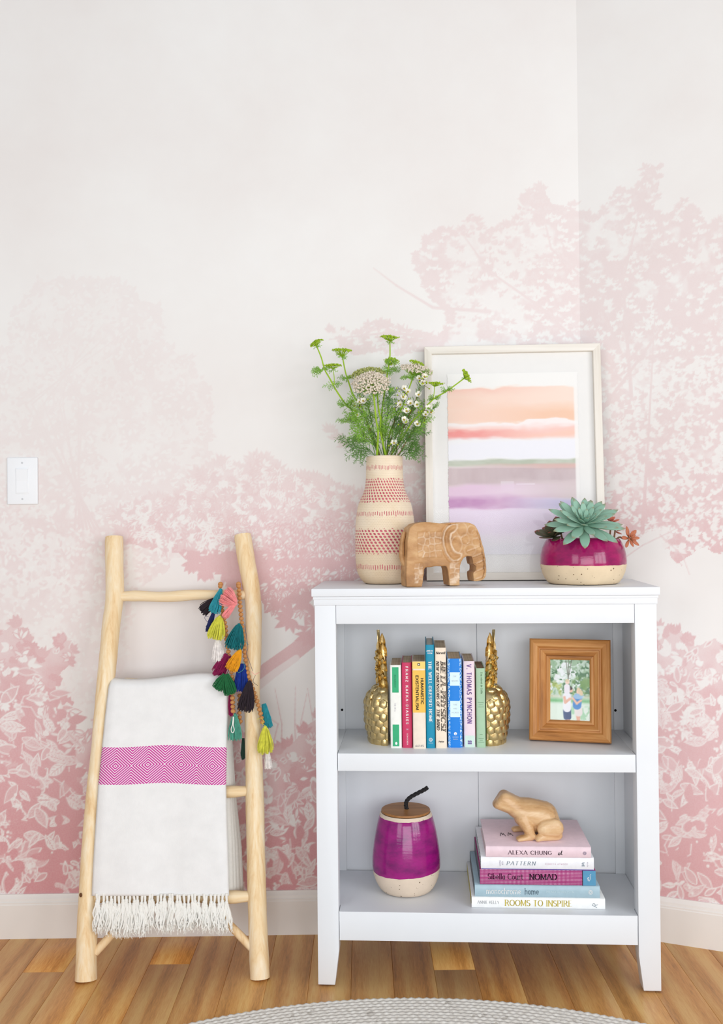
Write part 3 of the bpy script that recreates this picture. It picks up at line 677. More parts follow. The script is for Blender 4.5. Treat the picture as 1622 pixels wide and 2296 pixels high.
spine(o, 'monochrome', .0135, INK['white'], -.0785, .0140, .0805, thick=.11, thin=.07, serif=True)
spine(o, 'home', .0135, INK['steel'], -.0125, .0140, .0325, thick=.12, thin=.08, serif=True)
spine(o, 'HILARY ROBERTSON', .0046, INK['pale'], .054, .0135, .064, thick=.09, serif=True)
for rr in (.0046, .0024): MB().tube([(.1245+rr*math.cos(a*.524), -.0006, .0135+rr*math.sin(a*.524)) for a in range(13)], .0005, 4).build('emblem', INK['white'], o)
nm = Nt('nomad_cloth'); co = nm.coord(); xs = nm.n('ShaderNodeSeparateXYZ'); nm.put(xs.inputs[0], co)
ax = nm.math('ABSOLUTE', nm.math('SUBTRACT', nm.math('FRACT', nm.math('MULTIPLY', xs.outputs[0], 1/.0031)), .5)); az = nm.math('ABSOLUTE', nm.math('SUBTRACT', nm.math('FRACT', nm.math('MULTIPLY', xs.outputs[2], 1/.0033)), .5))
dotm = nm.math('MULTIPLY', nm.math('LESS_THAN', ax, .27), nm.math('LESS_THAN', az, .17))
M_nomad = nm.set(nm.mix(dotm, S(158, 50, 112), S(226, 190, 212)), .7, 0, .2)
o = flat_book('magenta dotted book with a blue spine end, middle of the stack', .3893, .6599, .044, .236, .2291, .2648, M_nomad, M_pagew)
MB().box(.1052, .1352, -.0004, .001, .0006, .0351).build('spine_panel', gloss('blue_cloth', S(84, 148, 184), .5), o, smooth=False, label='blue end of the spine')
MB().box(.1038, .1056, -.0005, .001, .0004, .0353).build('spine_line', INK['maroon'], o, smooth=False)
MB().box(-.1357, -.1353, .006, .234, .001, .034).build('cover_panel', gloss('navy_card', S(46, 44, 62), .4), o, smooth=False)
spine(o, 'Sibella Court', .0128, INK['maroon'], -.0755, .0195, .082, thick=.13, thin=.08, serif=True) if all(ch in G for ch in 'Sibella Court') else None
spine(o, 'NOMAD', .0128, INK['maroon'], .013, .0195, .064, thick=.2, thin=.1, serif=True)
MB().tube(spline([(.1165, -.0008, .0125), (.1195, -.0008, .0195), (.116, -.0008, .018), (.1195, -.0008, .011), (.1225, -.0008, .0175), (.122, -.0008, .025), (.1245, -.0008, .0265)], 24), .0005, 4).build('signature', INK['white'], o)
pc = Nt('speckled_jacket'); co = pc.coord(); v_ = pc.vor(co, 190)
M_speck = pc.set(pc.mix(pc.math('LESS_THAN', v_, .42), S(196, 206, 206), S(40, 48, 54)), .5, 0, .3)
o = flat_book('white-spined hardback with a slanted grey title, second from the top', .3922, .6562, .045, .226, .2651, .2944, gloss('white_jacket_pattern', S(236, 237, 241), .35), M_pagew)
MB().box(-.1324, -.132, .004, .225, .0008, .0286).build('cover_panel', M_speck, o, smooth=False, label='black and white patterned cover edge')
MB().box(-.131, .131, -.0003, .001, .0, .0016).build('spine_line', gloss('violet_card', S(96, 80, 160), .4), o, smooth=False)
for k_, s_ in enumerate(('LIVING', 'WITH')): lettering(o, s_, .0036, INK['lav'], (-.0855+k_*.006, -.0006, .0145), (0, R(-90), 0), fit=(.0135, .0085)[k_], thick=.12)
spine(o, 'PATTERN', .0084, INK['steel'], -.0385, .0145, .067, thick=.12, thin=.05, serif=True, italic=.2, track=.3)
spine(o, 'REBECCA ATWOOD', .0034, INK['pinkish'], .045, .0135, .052, thick=.12, track=.4)
for k_ in range(4): MB().box(.1035+.0018*(k_ % 2), .1105-.0012*(k_ % 3), -.0006, .0002, .0095+k_*.0024, .0108+k_*.0024).build('emblem', INK['steel'], o, smooth=False)
lettering(o, 'POTTER', .0024, INK['lav'], (.1185, -.0006, .014), (0, R(-90), 0), fit=.0115, thick=.12)
PZ = .3205
o = flat_book('pink hardback with dark capitals, top of the stack under the frog', .4037, .6493, .042, .208, .2947, PZ, gloss('pink_jacket', S(231, 206, 214), .4), M_pagew)
spine(o, 'ALEXA CHUNG', .0088, INK['maroon'], -.0195, .0113, .1015, thick=.15, thin=.05, serif=True, track=.2)
MB().tube(spline([(.0465, -.0008, .0065), (.049, -.0008, .0125), (.0482, -.0008, .007), (.0515, -.0008, .0085), (.0555, -.0008, .0172), (.0535, -.0008, .0085), (.0562, -.0008, .0078)], 24), .0006, 4).build('signature', INK['black'], o)
for rr in (.0036, .0018): MB().tube([(.108+rr*math.cos(a*.524), -.0006, .0112+rr*math.sin(a*.524)) for a in range(13)], .0005, 4).build('emblem', INK['lav'], o)
for x_, y_ in ((-.082, .085), (-.064, .087), (.052, .088)):    # handwriting on the cover
    MB().tube(spline([(x_, y_-.012, .0262), (x_+.003, y_+.012, .0262), (x_+.006, y_-.004, .0262), (x_+.008, y_+.006, .0262), (x_+.012, y_-.012, .0262)], 20), .0007, 4).build('signature', INK['black'], o)
# ================================================================ carved and thrown pieces
def remesh(b, voxel, smooth=8, sfac=.5):
    """one continuous skin over overlapping solids"""
    me = b.mesh('raw', smooth=False); o = bpy.data.objects.new('raw', me); COL.objects.link(o)
    m = o.modifiers.new('r', 'REMESH'); m.mode = 'VOXEL'; m.voxel_size = voxel
    if smooth: q = o.modifiers.new('s', 'SMOOTH'); q.factor = sfac; q.iterations = smooth
    dg = bpy.context.evaluated_depsgraph_get(); dg.update()
    out = bpy.data.meshes.new_from_object(o.evaluated_get(dg)); bpy.data.objects.remove(o); bpy.data.meshes.remove(me)
    out.polygons.foreach_set('use_smooth', [True]*len(out.polygons)); return out
def displace(me, fn):
    n = len(me.vertices); co = np.empty(n*3, np.float32); me.vertices.foreach_get('co', co); co = co.reshape(-1, 3)
    no = np.empty(n*3, np.float32); me.vertices.foreach_get('normal', no); no = no.reshape(-1, 3)
    co += fn(co, no)[:, None]*no if fn(co, no).ndim == 1 else fn(co, no)
    me.vertices.foreach_set('co', co.ravel()); me.update()
def hull(b, spheres, nu=14, nv=10):
    bm = bmesh.new(); t_ = MB()
    for c, r in spheres: t_.ball(c, r, nu, nv)
    for p in t_.v: bm.verts.new(p)
    h = bmesh.ops.convex_hull(bm, input=list(bm.verts)); bm.verts.ensure_lookup_table()
    bmesh.ops.delete(bm, geom=list({e for e in h['geom_interior']+h['geom_unused'] if isinstance(e, bmesh.types.BMVert)}), context='VERTS')
    bm.verts.index_update(); b.add([tuple(v.co) for v in bm.verts], [tuple(v.index for v in f.verts) for f in bm.faces]); bm.free()
# ---------------- gold pineapple bookends
gt = Nt('gold_leaf'); co = gt.coord(); n = gt.noise(co, 60, 4)
gt.bump(gt.noise(co, 160, 3), .5, .0012)
M_gold = gt.set(gt.ramp(n, [(.3, S(204, 176, 116)), (.7, S(238, 218, 168))]), .3, 1, .5)
sc_me = MB()                                   # one raised scale, base on z=0, pointing +z
ring = [(math.cos(R(60*i+30)), math.sin(R(60*i+30))) for i in range(6)]
sc_me.add([(x*.0098, y*.0098, -.002) for x, y in ring]+[(x*.0088, y*.0088, .0028) for x, y in ring]+[(x*.0042, y*.0042-.0008, .0052) for x, y in ring]+[(0, -.001, .0064)],
          [(i, (i+1) % 6, 6+(i+1) % 6, 6+i) for i in range(6)]+[(6+i, 6+(i+1) % 6, 12+(i+1) % 6, 12+i) for i in range(6)]+[(12+i, 12+(i+1) % 6, 18) for i in range(6)])
scale_mesh = sc_me.mesh('scale', ang=50)
def crown_leaf_mesh(L, Wd):
    def fn(u, v):
        x = (u-.5)*2; w = Wd*(1-.15*v)*(1 if v < .55 else max(.06, 1-((v-.55)/.45)**1.6))
        return (x*w, -.004*(x*x)*1.4+.010*v*v*0, v*L)
    b = MB().grid(fn, 7, 9); n = len(b.v)
    b.v += [(p[0]*.96, p[1]+.0018, p[2]*.985) for p in b.v[:n]]
    f0 = list(b.f); b.f += [tuple(i+n for i in reversed(f)) for f in f0]
    edge = [i for i in range(7)]+[7*j+6 for j in range(1, 9)]+[56+i for i in range(5, -1, -1)]+[7*j for j in range(7, 0, -1)]
    b.f += [(a, a+n, c+n, c) for a, c in zip(edge, edge[1:]+edge[:1])]
    return b.mesh('crown_leaf', ang=60)
leafm = {k: crown_leaf_mesh(*k) for k in ((.022, .0112), (.034, .0108), (.046, .0088))}
def pineapple(label, s, d, sgn):
    """half pineapple; flat face turned to the books at +x*sgn"""
    o = thing('pineapple_bookend', label, 'bookend', BC(s, d, SH), -YAW, 'gold pineapple bookends')
    H_, RX, RY = .142, .056, .058
    def rad(v): return (.80+.20*math.sin(math.pi*min(1, v/.62)*.5)) if v < .62 else math.sqrt(max(.02, 1-((v-.62)/.40)**2.4))
    def body(u, v):
        a = math.pi*u-math.pi/2
        rr = rad(v); return (-sgn*math.cos(a)*RX*rr, math.sin(a)*RY*rr*sgn, v*H_)
    b = MB().grid(body, 22, 18); n = len(b.v)
    b.f += [(j*22, (j+1)*22, (j+1)*22+21, j*22+21) for j in range(17)]
    b.f += [tuple(range(21, -1, -1)), tuple(17*22+i for i in range(22))]
    b.build('body', M_gold, o, ang=50)
    rows = 9
    for r_ in range(rows):
        v = (r_+.42)/rows; per = 8 if v < .75 else (6 if v < .9 else 4)
        for c in range(per):
            u = (c+.5+(.5 if r_ % 2 else 0))/per
            fx = .78 if (u > .925 or u < .075) else 1.
            if u > .95 or u < .05: continue
            p = Vector(body(u, v)); e = 1e-3
            du = Vector(body(min(1, u+e), v))-Vector(body(u-e, v)); dv = Vector(body(u, min(1, v+e)))-Vector(body(u, v-e))
            du.normalize(); dv = (dv-du*dv.dot(du)).normalized(); nn = du.cross(dv)
            if nn.dot(p-Vector((0, 0, .06))) < 0: nn = -nn
            k = bpy.data.objects.new('scale', scale_mesh); COL.objects.link(k); k.parent = o
            zx = dv.cross(nn); f = (1.42 if v < .75 else 1.15)+rnd.uniform(-.08, .12)
            k.matrix_local = Matrix.Translation(p) @ Matrix(((zx.x, dv.x, nn.x, 0), (zx.y, dv.y, nn.y, 0), (zx.z, dv.z, nn.z, 0), (0, 0, 0, 1))) @ Matrix.Diagonal((f*1.08*fx, f*.93, f*rnd.uniform(.6, .85), 1))
    if not scale_mesh.materials: scale_mesh.materials.append(M_gold)
    # stalk of stacked leaves
    MB().lathe([(.0102+.0011*(j % 2)-.00012*j, .136+.0042*j) for j in range(22)]+[(.003, .238)], 12, Matrix.Translation((-sgn*.0118, 0, 0))).build('crown', M_gold, o)
    n = 16
    for i in range(n):
        key = (.022, .0112) if i < 12 else ((.034, .0108) if i < 14 else (.046, .0088)); me = leafm[key]
        if not me.materials: me.materials.append(M_gold)
        k = bpy.data.objects.new('crown_leaf', me); COL.objects.link(k); k.parent = o
        z = .137+i*.0062
        a = -math.pi/2+(-sgn)*(0, .9, -.1, 1.7, .45, 1.25)[i % 6]*(-1)*(-1)
        lean = .10+.10*((i*7) % 3)/2 if i < 12 else .03
        ang = -math.pi/2+(-sgn)*abs((0, .9, .1, 1.5, .45, 1.2)[i % 6])
        M = Matrix.Translation((-sgn*.0118, 0, z)) @ Matrix.Rotation(ang+math.pi/2, 4, 'Z') @ Matrix.Translation((0, -.0088+.0025*(i > 11), 0)) @ Matrix.Rotation(lean+.05, 4, 'X')
        k.matrix_local = M
    for i, (z, ln) in enumerate(((.196, .75), (.166, .55), (.154, .45))):     # pointed leaf tips curling out
        k = bpy.data.objects.new('crown_leaf', leafm[(.022, .0112)]); COL.objects.link(k); k.parent = o
        k.matrix_local = Matrix.Translation((-sgn*(.0118+.0075), 0, z)) @ Matrix.Rotation(-sgn*ln, 4, 'Y') @ Matrix.Rotation(sgn*-1.2, 4, 'Z') @ Matrix.Diagonal((.8, .8, .85, 1))
    return o
pineapple('gold half-pineapple bookend at the left end of the book row', .1735, .138, 1)
pineapple('gold half-pineapple bookend at the right end of the book row', .4115, .138, -1)
# ---------------- wooden photo frame
M_pine = {a: wood('stained_pine_'+a, S(132, 82, 38), S(184, 124, 66), S(212, 158, 98), a, 26, .08, .5, 5 if a == 'Z' else 0, .2) for a in 'XZ'}
def frame_moulding(o, w, h, bw, prof, mats, name):
    """four mitred members; prof = [(inset from the outer edge 0..1, depth towards the room)]"""
    for k in range(4):
        b = MB(); n = len(prof)
        def P(i, end):
            t, y = prof[i]; q = t*bw
            if k == 0: x, z = (q if end == 0 else w-q), q
            if k == 1: x, z = w-q, (q if end == 0 else h-q)
            if k == 2: x, z = (w-q if end == 0 else q), h-q
            if k == 3: x, z = q, (h-q if end == 0 else q)
            return (x-w/2, -y, z)
        b.add([P(i, e) for e in (0, 1) for i in range(n)], [(i, i+n, (i+1) % n+n, (i+1) % n) for i in range(n)]+[tuple(range(n)), tuple(range(2*n-1, n-1, -1))])
        b.build(name, mats[k % 2], o, ang=22)
FWf, FHf, BW = .1962, .2475, .0505
ff = thing('photo_frame', 'stained pine photo frame with a family snapshot on the upper shelf', 'photo frame', BC(.6162, .1275, SH+.0032))
lean = Matrix.Rotation(R(-10.2), 4, 'X'); ff.rotation_euler = (Matrix.Rotation(-YAW-R(11.4), 4, 'Z') @ lean).to_euler()
pr = [(0, -.016), (0, .006), (.06, .010), (.2, .0125), (.38, .0095), (.46, .0045), (.52, .0045), (.54, .0075), (.60, .0075), (.74, .003), (.80, -.001), (.82, .001), (.92, .0012), (1, -.003), (1, -.007), (.9, -.016)]
frame_moulding(ff, FWf, FHf, BW, pr, (M_pine['X'], M_pine['Z']), 'frame_rail')
def canvas_mesh(name, nx, nz, w, h, arr, m, parent, y, z0, wob=None, kind=None):
    b = MB().grid(lambda u, v: ((u-.5)*w, 0, z0+v*h), nx, nz)
    if wob: b.v = [(x+wob(0, z)*(abs(x) > w*.499)*(1 if x > 0 else -1), yy, z+wob(1, x)*(z < z0+1e-6)) for x, yy, z in b.v]
    b.v = [(p[0], y, p[2]) for p in b.v]
    me = b.mesh(name, smooth=False); a = me.color_attributes.new('paint', 'FLOAT_COLOR', 'POINT')
    full = np.ones((nz, nx, 4), np.float32); full[..., :3] = .93*np.where(arr <= .04045, arr/12.92, ((arr+.055)/1.055)**2.4)
    a.data.foreach_set('color', full.ravel()); return link(name, me, m, parent)
def paint_mat(name, rough, bump=0):
    t = Nt(name); c = t.attr('paint', out='Color')
    if bump: t.bump(t.noise(t.coord(), 500, 3), bump, .0006)
    return t.set(c, rough, 0, .3)
# the snapshot: a sunny park, a man carrying a child on his shoulders beside a woman
nx, nz = 84, 128; py, pxg = np.mgrid[0:nz, 0:nx]; U_ = pxg/(nx-1); V_ = 1-py/(nz-1)      # V 0 = top
def fbm(shape, s, seed):
    r = np.random.RandomState(seed); out = 0; tot = 0; amp = 1
    yy, xx = np.mgrid[0:shape[0], 0:shape[1]].astype(float)
    while s >= 2:
        g = r.rand(int(shape[0]/s)+3, int(shape[1]/s)+3); x, y = xx/s, yy/s; xi, yi = x.astype(int), y.astype(int); fx, fy = x-xi, y-yi
        out = out+amp*((g[yi, xi]*(1-fx)+g[yi, xi+1]*fx)*(1-fy)+(g[yi+1, xi]*(1-fx)+g[yi+1, xi+1]*fx)*fy); tot += amp; amp *= .7; s /= 2
    return out/tot
img = np.ones((nz, nx, 3))*np.array((.93, .95, .96))
def lay(mask, col, a=1.):
    global img
    k = (np.clip(mask, 0, 1)*a)[..., None]; img = img*(1-k)+np.array(col)/255*k
n1, n2, n3 = fbm((nz, nx), 12, 1), fbm((nz, nx), 6, 2), fbm((nz, nx), 20, 3)
step = lambda x, e=.06: np.clip(x/e+.5, 0, 1)
tree = step(.60-V_+.0*U_)
sky_hole = np.exp(-(((U_-.36)/.15)**2+((V_-.22)/.12)**2))
lay(tree*step(n1-.42-sky_hole*.4), (150, 186, 150), .9); lay(tree*step(n2-.52-sky_hole*.3), (70, 118, 76), .9); lay(tree*step(fbm((nz, nx), 5, 8)-.55), (208, 226, 214), .8)
lay(step(V_-.38)*tree*step(n2-.45)*step(.3-U_), (196, 206, 110), .7); lay(step(V_-.3)*tree*step(n1-.48)*step(U_-.55), (120, 160, 84), .8)
for x0, x1 in ((.46, .40), (.46, .55), (.46, .47)):
    xx = .46+(x1-.46)*np.clip((.32-V_)/.32, 0, 1); lay(step(.010-np.abs(U_-xx), .012)*(V_ < .46), (112, 112, 98), .8)
lay(step(V_-.60)*step(.64-V_), (226, 222, 206)); lay(step(V_-.635)*step(.715-V_), (120, 190, 128), .9)
lay(step(V_-.71), (226, 240, 228)); lay(step(V_-.76)*step(n1-.5)*step(U_-.5), (150, 206, 160), .7)
def ell(cx, cy, rx, ry, col, a=1.): lay(step(1-((U_-cx)/rx)**2-((V_-cy)/ry)**2, .35), col, a)
def quad_(pts, col, w=.05, a=1.):
    for (ax_, ay_), (bx_, by_) in zip(pts[:-1], pts[1:]):
        asp = nz/nx; dx, dy = bx_-ax_, (by_-ay_)*asp; L2 = dx*dx+dy*dy+1e-9
        tt = np.clip(((U_-ax_)*dx+(V_-ay_)*asp*dy)/L2, 0, 1); dd = np.hypot(U_-ax_-tt*dx, (V_-ay_)*asp-tt*dy); lay(step(w-dd, .02), col, a)
quad_([(.42, .86), (.43, .99)], (226, 170, 150), .036); quad_([(.47, .86), (.47, .99)], (226, 170, 150), .036)     # man's legs
quad_([(.40, .82), (.41, .93)], (62, 84, 128), .062); quad_([(.47, .82), (.475, .93)], (56, 78, 122), .055)        # navy shorts
quad_([(.43, .60), (.43, .79)], (240, 240, 246), .095)                                                            # white shirt
quad_([(.37, .62), (.39, .70), (.50, .64)], (232, 182, 160), .03); ell(.515, .50, .055, .042, (232, 186, 164)); ell(.505, .475, .058, .028, (70, 54, 50))
quad_([(.43, .45), (.43, .52)], (238, 234, 242), .07); ell(.44, .375, .05, .036, (242, 212, 196)); ell(.44, .352, .047, .022, (222, 204, 170)) # child
quad_([(.66, .86), (.69, .99)], (232, 176, 152), .028); quad_([(.72, .86), (.71, .99)], (232, 176, 152), .024)      # woman
quad_([(.69, .77), (.70, .85)], (234, 226, 224), .095); quad_([(.68, .62), (.665, .74)], (72, 138, 206), .10); ell(.70, .60, .12, .04, (176, 206, 232), .8)
quad_([(.57, .63), (.66, .71), (.76, .66)], (238, 190, 166), .026); ell(.70, .52, .05, .04, (240, 200, 180)); quad_([(.70, .485), (.76, .53), (.765, .56)], (228, 206, 170), .04)
M_print = paint_mat('photo_paper', .3)
OW, OH = FWf-2*BW*.93, FHf-2*BW*.93
canvas_mesh('photograph', nx, nz, OW, OH, img, M_print, ff, .0045, BW*.93)
def glass_mat(name):
    t = Nt(name); t.t.nodes.remove(t.b)
    tr = t.n('ShaderNodeBsdfTransparent'); gl = t.n('ShaderNodeBsdfGlossy'); gl.inputs['Roughness'].default_value = .03
    lw = t.n('ShaderNodeLayerWeight'); lw.inputs[0].default_value = .5; mx = t.n('ShaderNodeMixShader')
    t.put(mx.inputs[0], t.math('ADD', .012, t.math('MULTIPLY', t.math('POWER', lw.outputs['Facing'], 5), .9))); t.t.links.new(tr.outputs[0], mx.inputs[1]); t.t.links.new(gl.outputs[0], mx.inputs[2])
    out = [n for n in t.t.nodes if n.type == 'OUTPUT_MATERIAL'][0]; t.t.links.new(mx.outputs[0], out.inputs[0]); return t.m
M_glass = glass_mat('picture_glass')
MB().add([(-OW/2, .0036, BW*.93), (OW/2, .0036, BW*.93), (OW/2, .0036, BW*.93+OH), (-OW/2, .0036, BW*.93+OH)], [(0, 1, 2, 3)]).build('glass', M_glass, ff, smooth=False)
MB().box(-FWf/2+.012, FWf/2-.012, .0052, .0125, .012, FHf-.012).build('backing_board', M_dark, ff, smooth=False)
MB().box(-.022, .022, .013, .0155, .004, .17, Matrix.Translation((0, 0, .0))@Matrix.Rotation(R(-12), 4, 'X')).build('easel_leg', M_dark, ff, smooth=False)
# ---------------- lidded jar
def glazed(name, glaze, glaze2, clay, zfn_amp, z0, speck, upper=None, dirs=0.):
    t = Nt(name); co = t.coord(); xs = t.n('ShaderNodeSeparateXYZ'); t.put(xs.inputs[0], co); X, Y, Z = xs.outputs
    ang = t.math('ARCTAN2', X, t.math('MULTIPLY', Y, -1.))
    line = t.math('ADD', z0, t.math('MULTIPLY', t.math('COSINE', t.math('ADD', ang, dirs)), -zfn_amp))
    line = t.math('ADD', line, t.math('MULTIPLY', t.math('SUBTRACT', t.noise(co, 40, 3), .5), .004))
    m = t.math('GREATER_THAN', Z, line)
    if upper: m = t.math('MULTIPLY', m, t.math('LESS_THAN', Z, t.math('ADD', upper, t.math('MULTIPLY', t.math('SUBTRACT', t.noise(co, 45, 3), .5), .004))))
    g = t.ramp(t.noise(t.coord(scale=(1, 1, 2.2)), 16, 5, .65), [(.3, glaze2), (.55, glaze), (.75, tuple(min(1, c*1.25) for c in glaze[:3])+(1,))])
    sp = t.math('LESS_THAN', t.math('ADD', t.vor(co, 85), t.math('MULTIPLY', t.noise(co, 30, 3), .35)), .29)
    c = t.mix(t.math('MULTIPLY', sp, speck), t.ramp(t.noise(co, 22, 4), [(.3, tuple(x*.88 for x in clay[:3])+(1,)), (.7, clay)]), S(92, 66, 44))
    col = t.mix(m, c, g)
    ring_ = t.noise(t.coord(scale=(.3, .3, 4)), 45, 3)
    b1 = t.math('ADD', t.math('MULTIPLY', ring_, .6), t.math('MULTIPLY', t.noise(co, 240, 2), .18))
    t.bump(b1, .22, .0018)
    return t.set(col, t.math('SUBTRACT', .75, t.math('MULTIPLY', m, .62)), 0, t.math('ADD', .2, t.math('MULTIPLY', m, .3)))
jar = thing('lidded_jar', 'tall magenta glazed jar with a bare clay foot and wooden lid', 'jar', BC(.2135, .153, BT))
M_jar = glazed('jar_glaze', S(150, 24, 116), S(104, 22, 92), S(228, 210, 190), -.004, .0545, .85, .1845, -1.5)
prof = [(.0, .0015), (.058, .0015), (.062, .003), (.069, .011), (.0765, .025), (.082, .042), (.0847, .062), (.0845, .08), (.0825, .102), (.079, .126), (.0745, .15), (.0695, .172), (.0645, .188), (.0615, .1925), (.0595, .192), (.0575, .188), (.0, .188)]
MB().lathe(prof, 72).build('body', M_jar, jar, ang=50)
M_lid = wood('teak_lid', S(120, 78, 40), S(156, 106, 58), S(178, 126, 74), 'X', 30, .1, .5, 0, .1)
MB().lathe([(.0, .1925), (.0585, .1925), (.0605, .1935), (.0608, .197), (.0598, .1986), (.0, .1986)], 64).build('lid', M_lid, jar, ang=40)
M_rope = plain('black_cord', S(34, 32, 34), .75, .3, .3, 200)
hp = spline([(.003, 0, .197), (.0005, -.001, .208), (.003, 0, .2185), (.013, .002, .2275), (.03, .003, .2365), (.047, .004, .2445), (.0545, .004, .2495)], 40)
rope = MB()
for s in range(3):
    pts = []
    for i, p in enumerate(hp):
        a = i*.62+s*2.094; tn = (hp[min(i+1, len(hp)-1)]-hp[max(i-1, 0)]).normalized(); n1_ = tn.orthogonal().normalized(); n1_ = (Vector((0, 1, 0))-tn*tn.y).normalized(); n2_ = tn.cross(n1_)
        pts.append(p+(n1_*math.cos(a)+n2_*math.sin(a))*.0026)
    rope.tube(pts, .0029, 7)
rope.build('rope_handle', M_rope, jar, ang=80)
# ---------------- carved frog
M_frog = wood('pale_carved_wood', S(168, 122, 76), S(208, 166, 118), S(226, 194, 152), 'X', 20, .25, .34, 0, .04, .5)
fu = .0001362
def fp(cx, cy, y=0): return ((cx-785)*fu, y, (990-cy)*fu)
frog = thing('frog_carving', 'small pale wooden frog carving sitting on the pink book', 'carving', BC(.5075, .118, PZ), -YAW+R(4))
b = MB()
def cap(*sp): hull(b, [(fp(*c[:2], c[2]), tuple(np.array(c[3])*fu) if hasattr(c[3], '__len__') else c[3]*fu) for c in sp])
cap((262, 425, 0, (82, 170, 72)), (400, 300, .012, 108), (400, 300, -.012, 108), (540, 440, 0, (160, 230, 165)))
cap((400, 300, .011, 108), (400, 300, -.011, 108), (620, 480, 0, (180, 245, 180)))
cap((560, 470, 0, (150, 235, 170)), (820, 570, 0, (220, 290, 250)))
cap((820, 565, 0, (230, 290, 245)), (1100, 640, 0, (250, 300, 255)))
cap((1100, 640, 0, (250, 300, 250)), (1180, 760, 0, (210, 290, 215)))
cap((700, 660, 0, (140, 220, 150)), (900, 800, 0, (180, 230, 130)))
for sg in (-1, 1):
    y = sg*.030
    cap((690, 620, sg*.022, 135), (775, 790, y, 105)); cap((775, 790, y, 105), (830, 915, y*1.1, 76)); cap((835, 935, y*1.1, 64), (640, 950, y*1.2, (90, 95, 46)))
    for q in (-1, 0, 1): cap((660, 955, y*1.2+q*.006, 38), (590, 966, y*1.2+q*.008, 26))
    cap((1080, 780, sg*.040, (165, 95, 150)), (1225, 775, sg*.039, (170, 95, 170)))
    cap((1270, 905, sg*.036, (110, 75, 88)), (950, 930, sg*.042, (70, 70, 62))); cap((960, 940, sg*.042, (70, 80, 52)), (915, 955, sg*.044, (36, 80, 36)))
fm = remesh(b, .0018, 5)
displace(fm, lambda c, n: (.00018*np.sin(c[:, 0]*420+np.sin(c[:, 2]*260)*2)*np.sin(c[:, 2]*380)).astype(np.float32))
link('body', fm, M_frog, frog)
zc = min(v.co.z for v in fm.vertices); fm.transform(Matrix.Translation((0, 0, -zc)))
for sg in (-1, 1):
    MB().ball(Vector(fp(440, 275, sg*.0165)), (.0032, .0022, .0032), 10, 8).build('eye', M_frog, frog)
# ---------------- carved elephant
M_ele = wood('carved_mango_wood', S(140, 92, 50), S(190, 138, 84), S(214, 170, 120), 'X', 20, .3, .5, 0, .25)
et = Nt('limed_carving'); co = et.coord(); n = et.noise(co, 55, 5, .65)
col = et.ramp(et.noise(et.coord(scale=(.5, 1, 1)), 24, 5, .6, .4), [(.28, S(146, 102, 62)), (.5, S(188, 142, 94)), (.72, S(214, 176, 128))])
col = et.mix(et.math('MULTIPLY', et.attr('lime'), et.ramp(n, [(.35, (.25, .25, .25, 1)), (.65, (1, 1, 1, 1))])), col, S(228, 204, 178))
et.bump(et.noise(co, 130, 4), .4, .0015); M_ele = et.set(col, .5, 0, .35)
eu = .0001466
EP = [(150,1143),(146,1000),(152,800),(165,560),(172,400),(190,270),(215,185),(290,125),(400,98),(560,96),(700,118),(800,122),(900,110),(1100,105),(1230,114),(1310,155),(1375,250),(1420,390),(1458,520),(1480,640),(1500,780),(1506,900),(1490,1000),(1452,1052),(1290,1082),(1284,920),(1326,912),(1322,808),(1285,800),(1270,662),(1180,662),(1120,690),(1080,745),(1058,820),(1046,930),(1048,1135),(868,1138),(862,1000),(850,900),(825,815),(740,815),(480,828),(452,860),(432,1000),(416,1147)]
ele = thing('elephant_carving', 'carved wooden elephant standing on top of the bookcase before the vase', 'carving', BC(.3085, .079, TOP), -YAW+R(15))
b = MB(); ET = .0275
b.prism([((x-800)*eu, (1147-z)*eu) for x, z in EP], -ET, ET)
em = remesh(b, .0019, 6, .5)
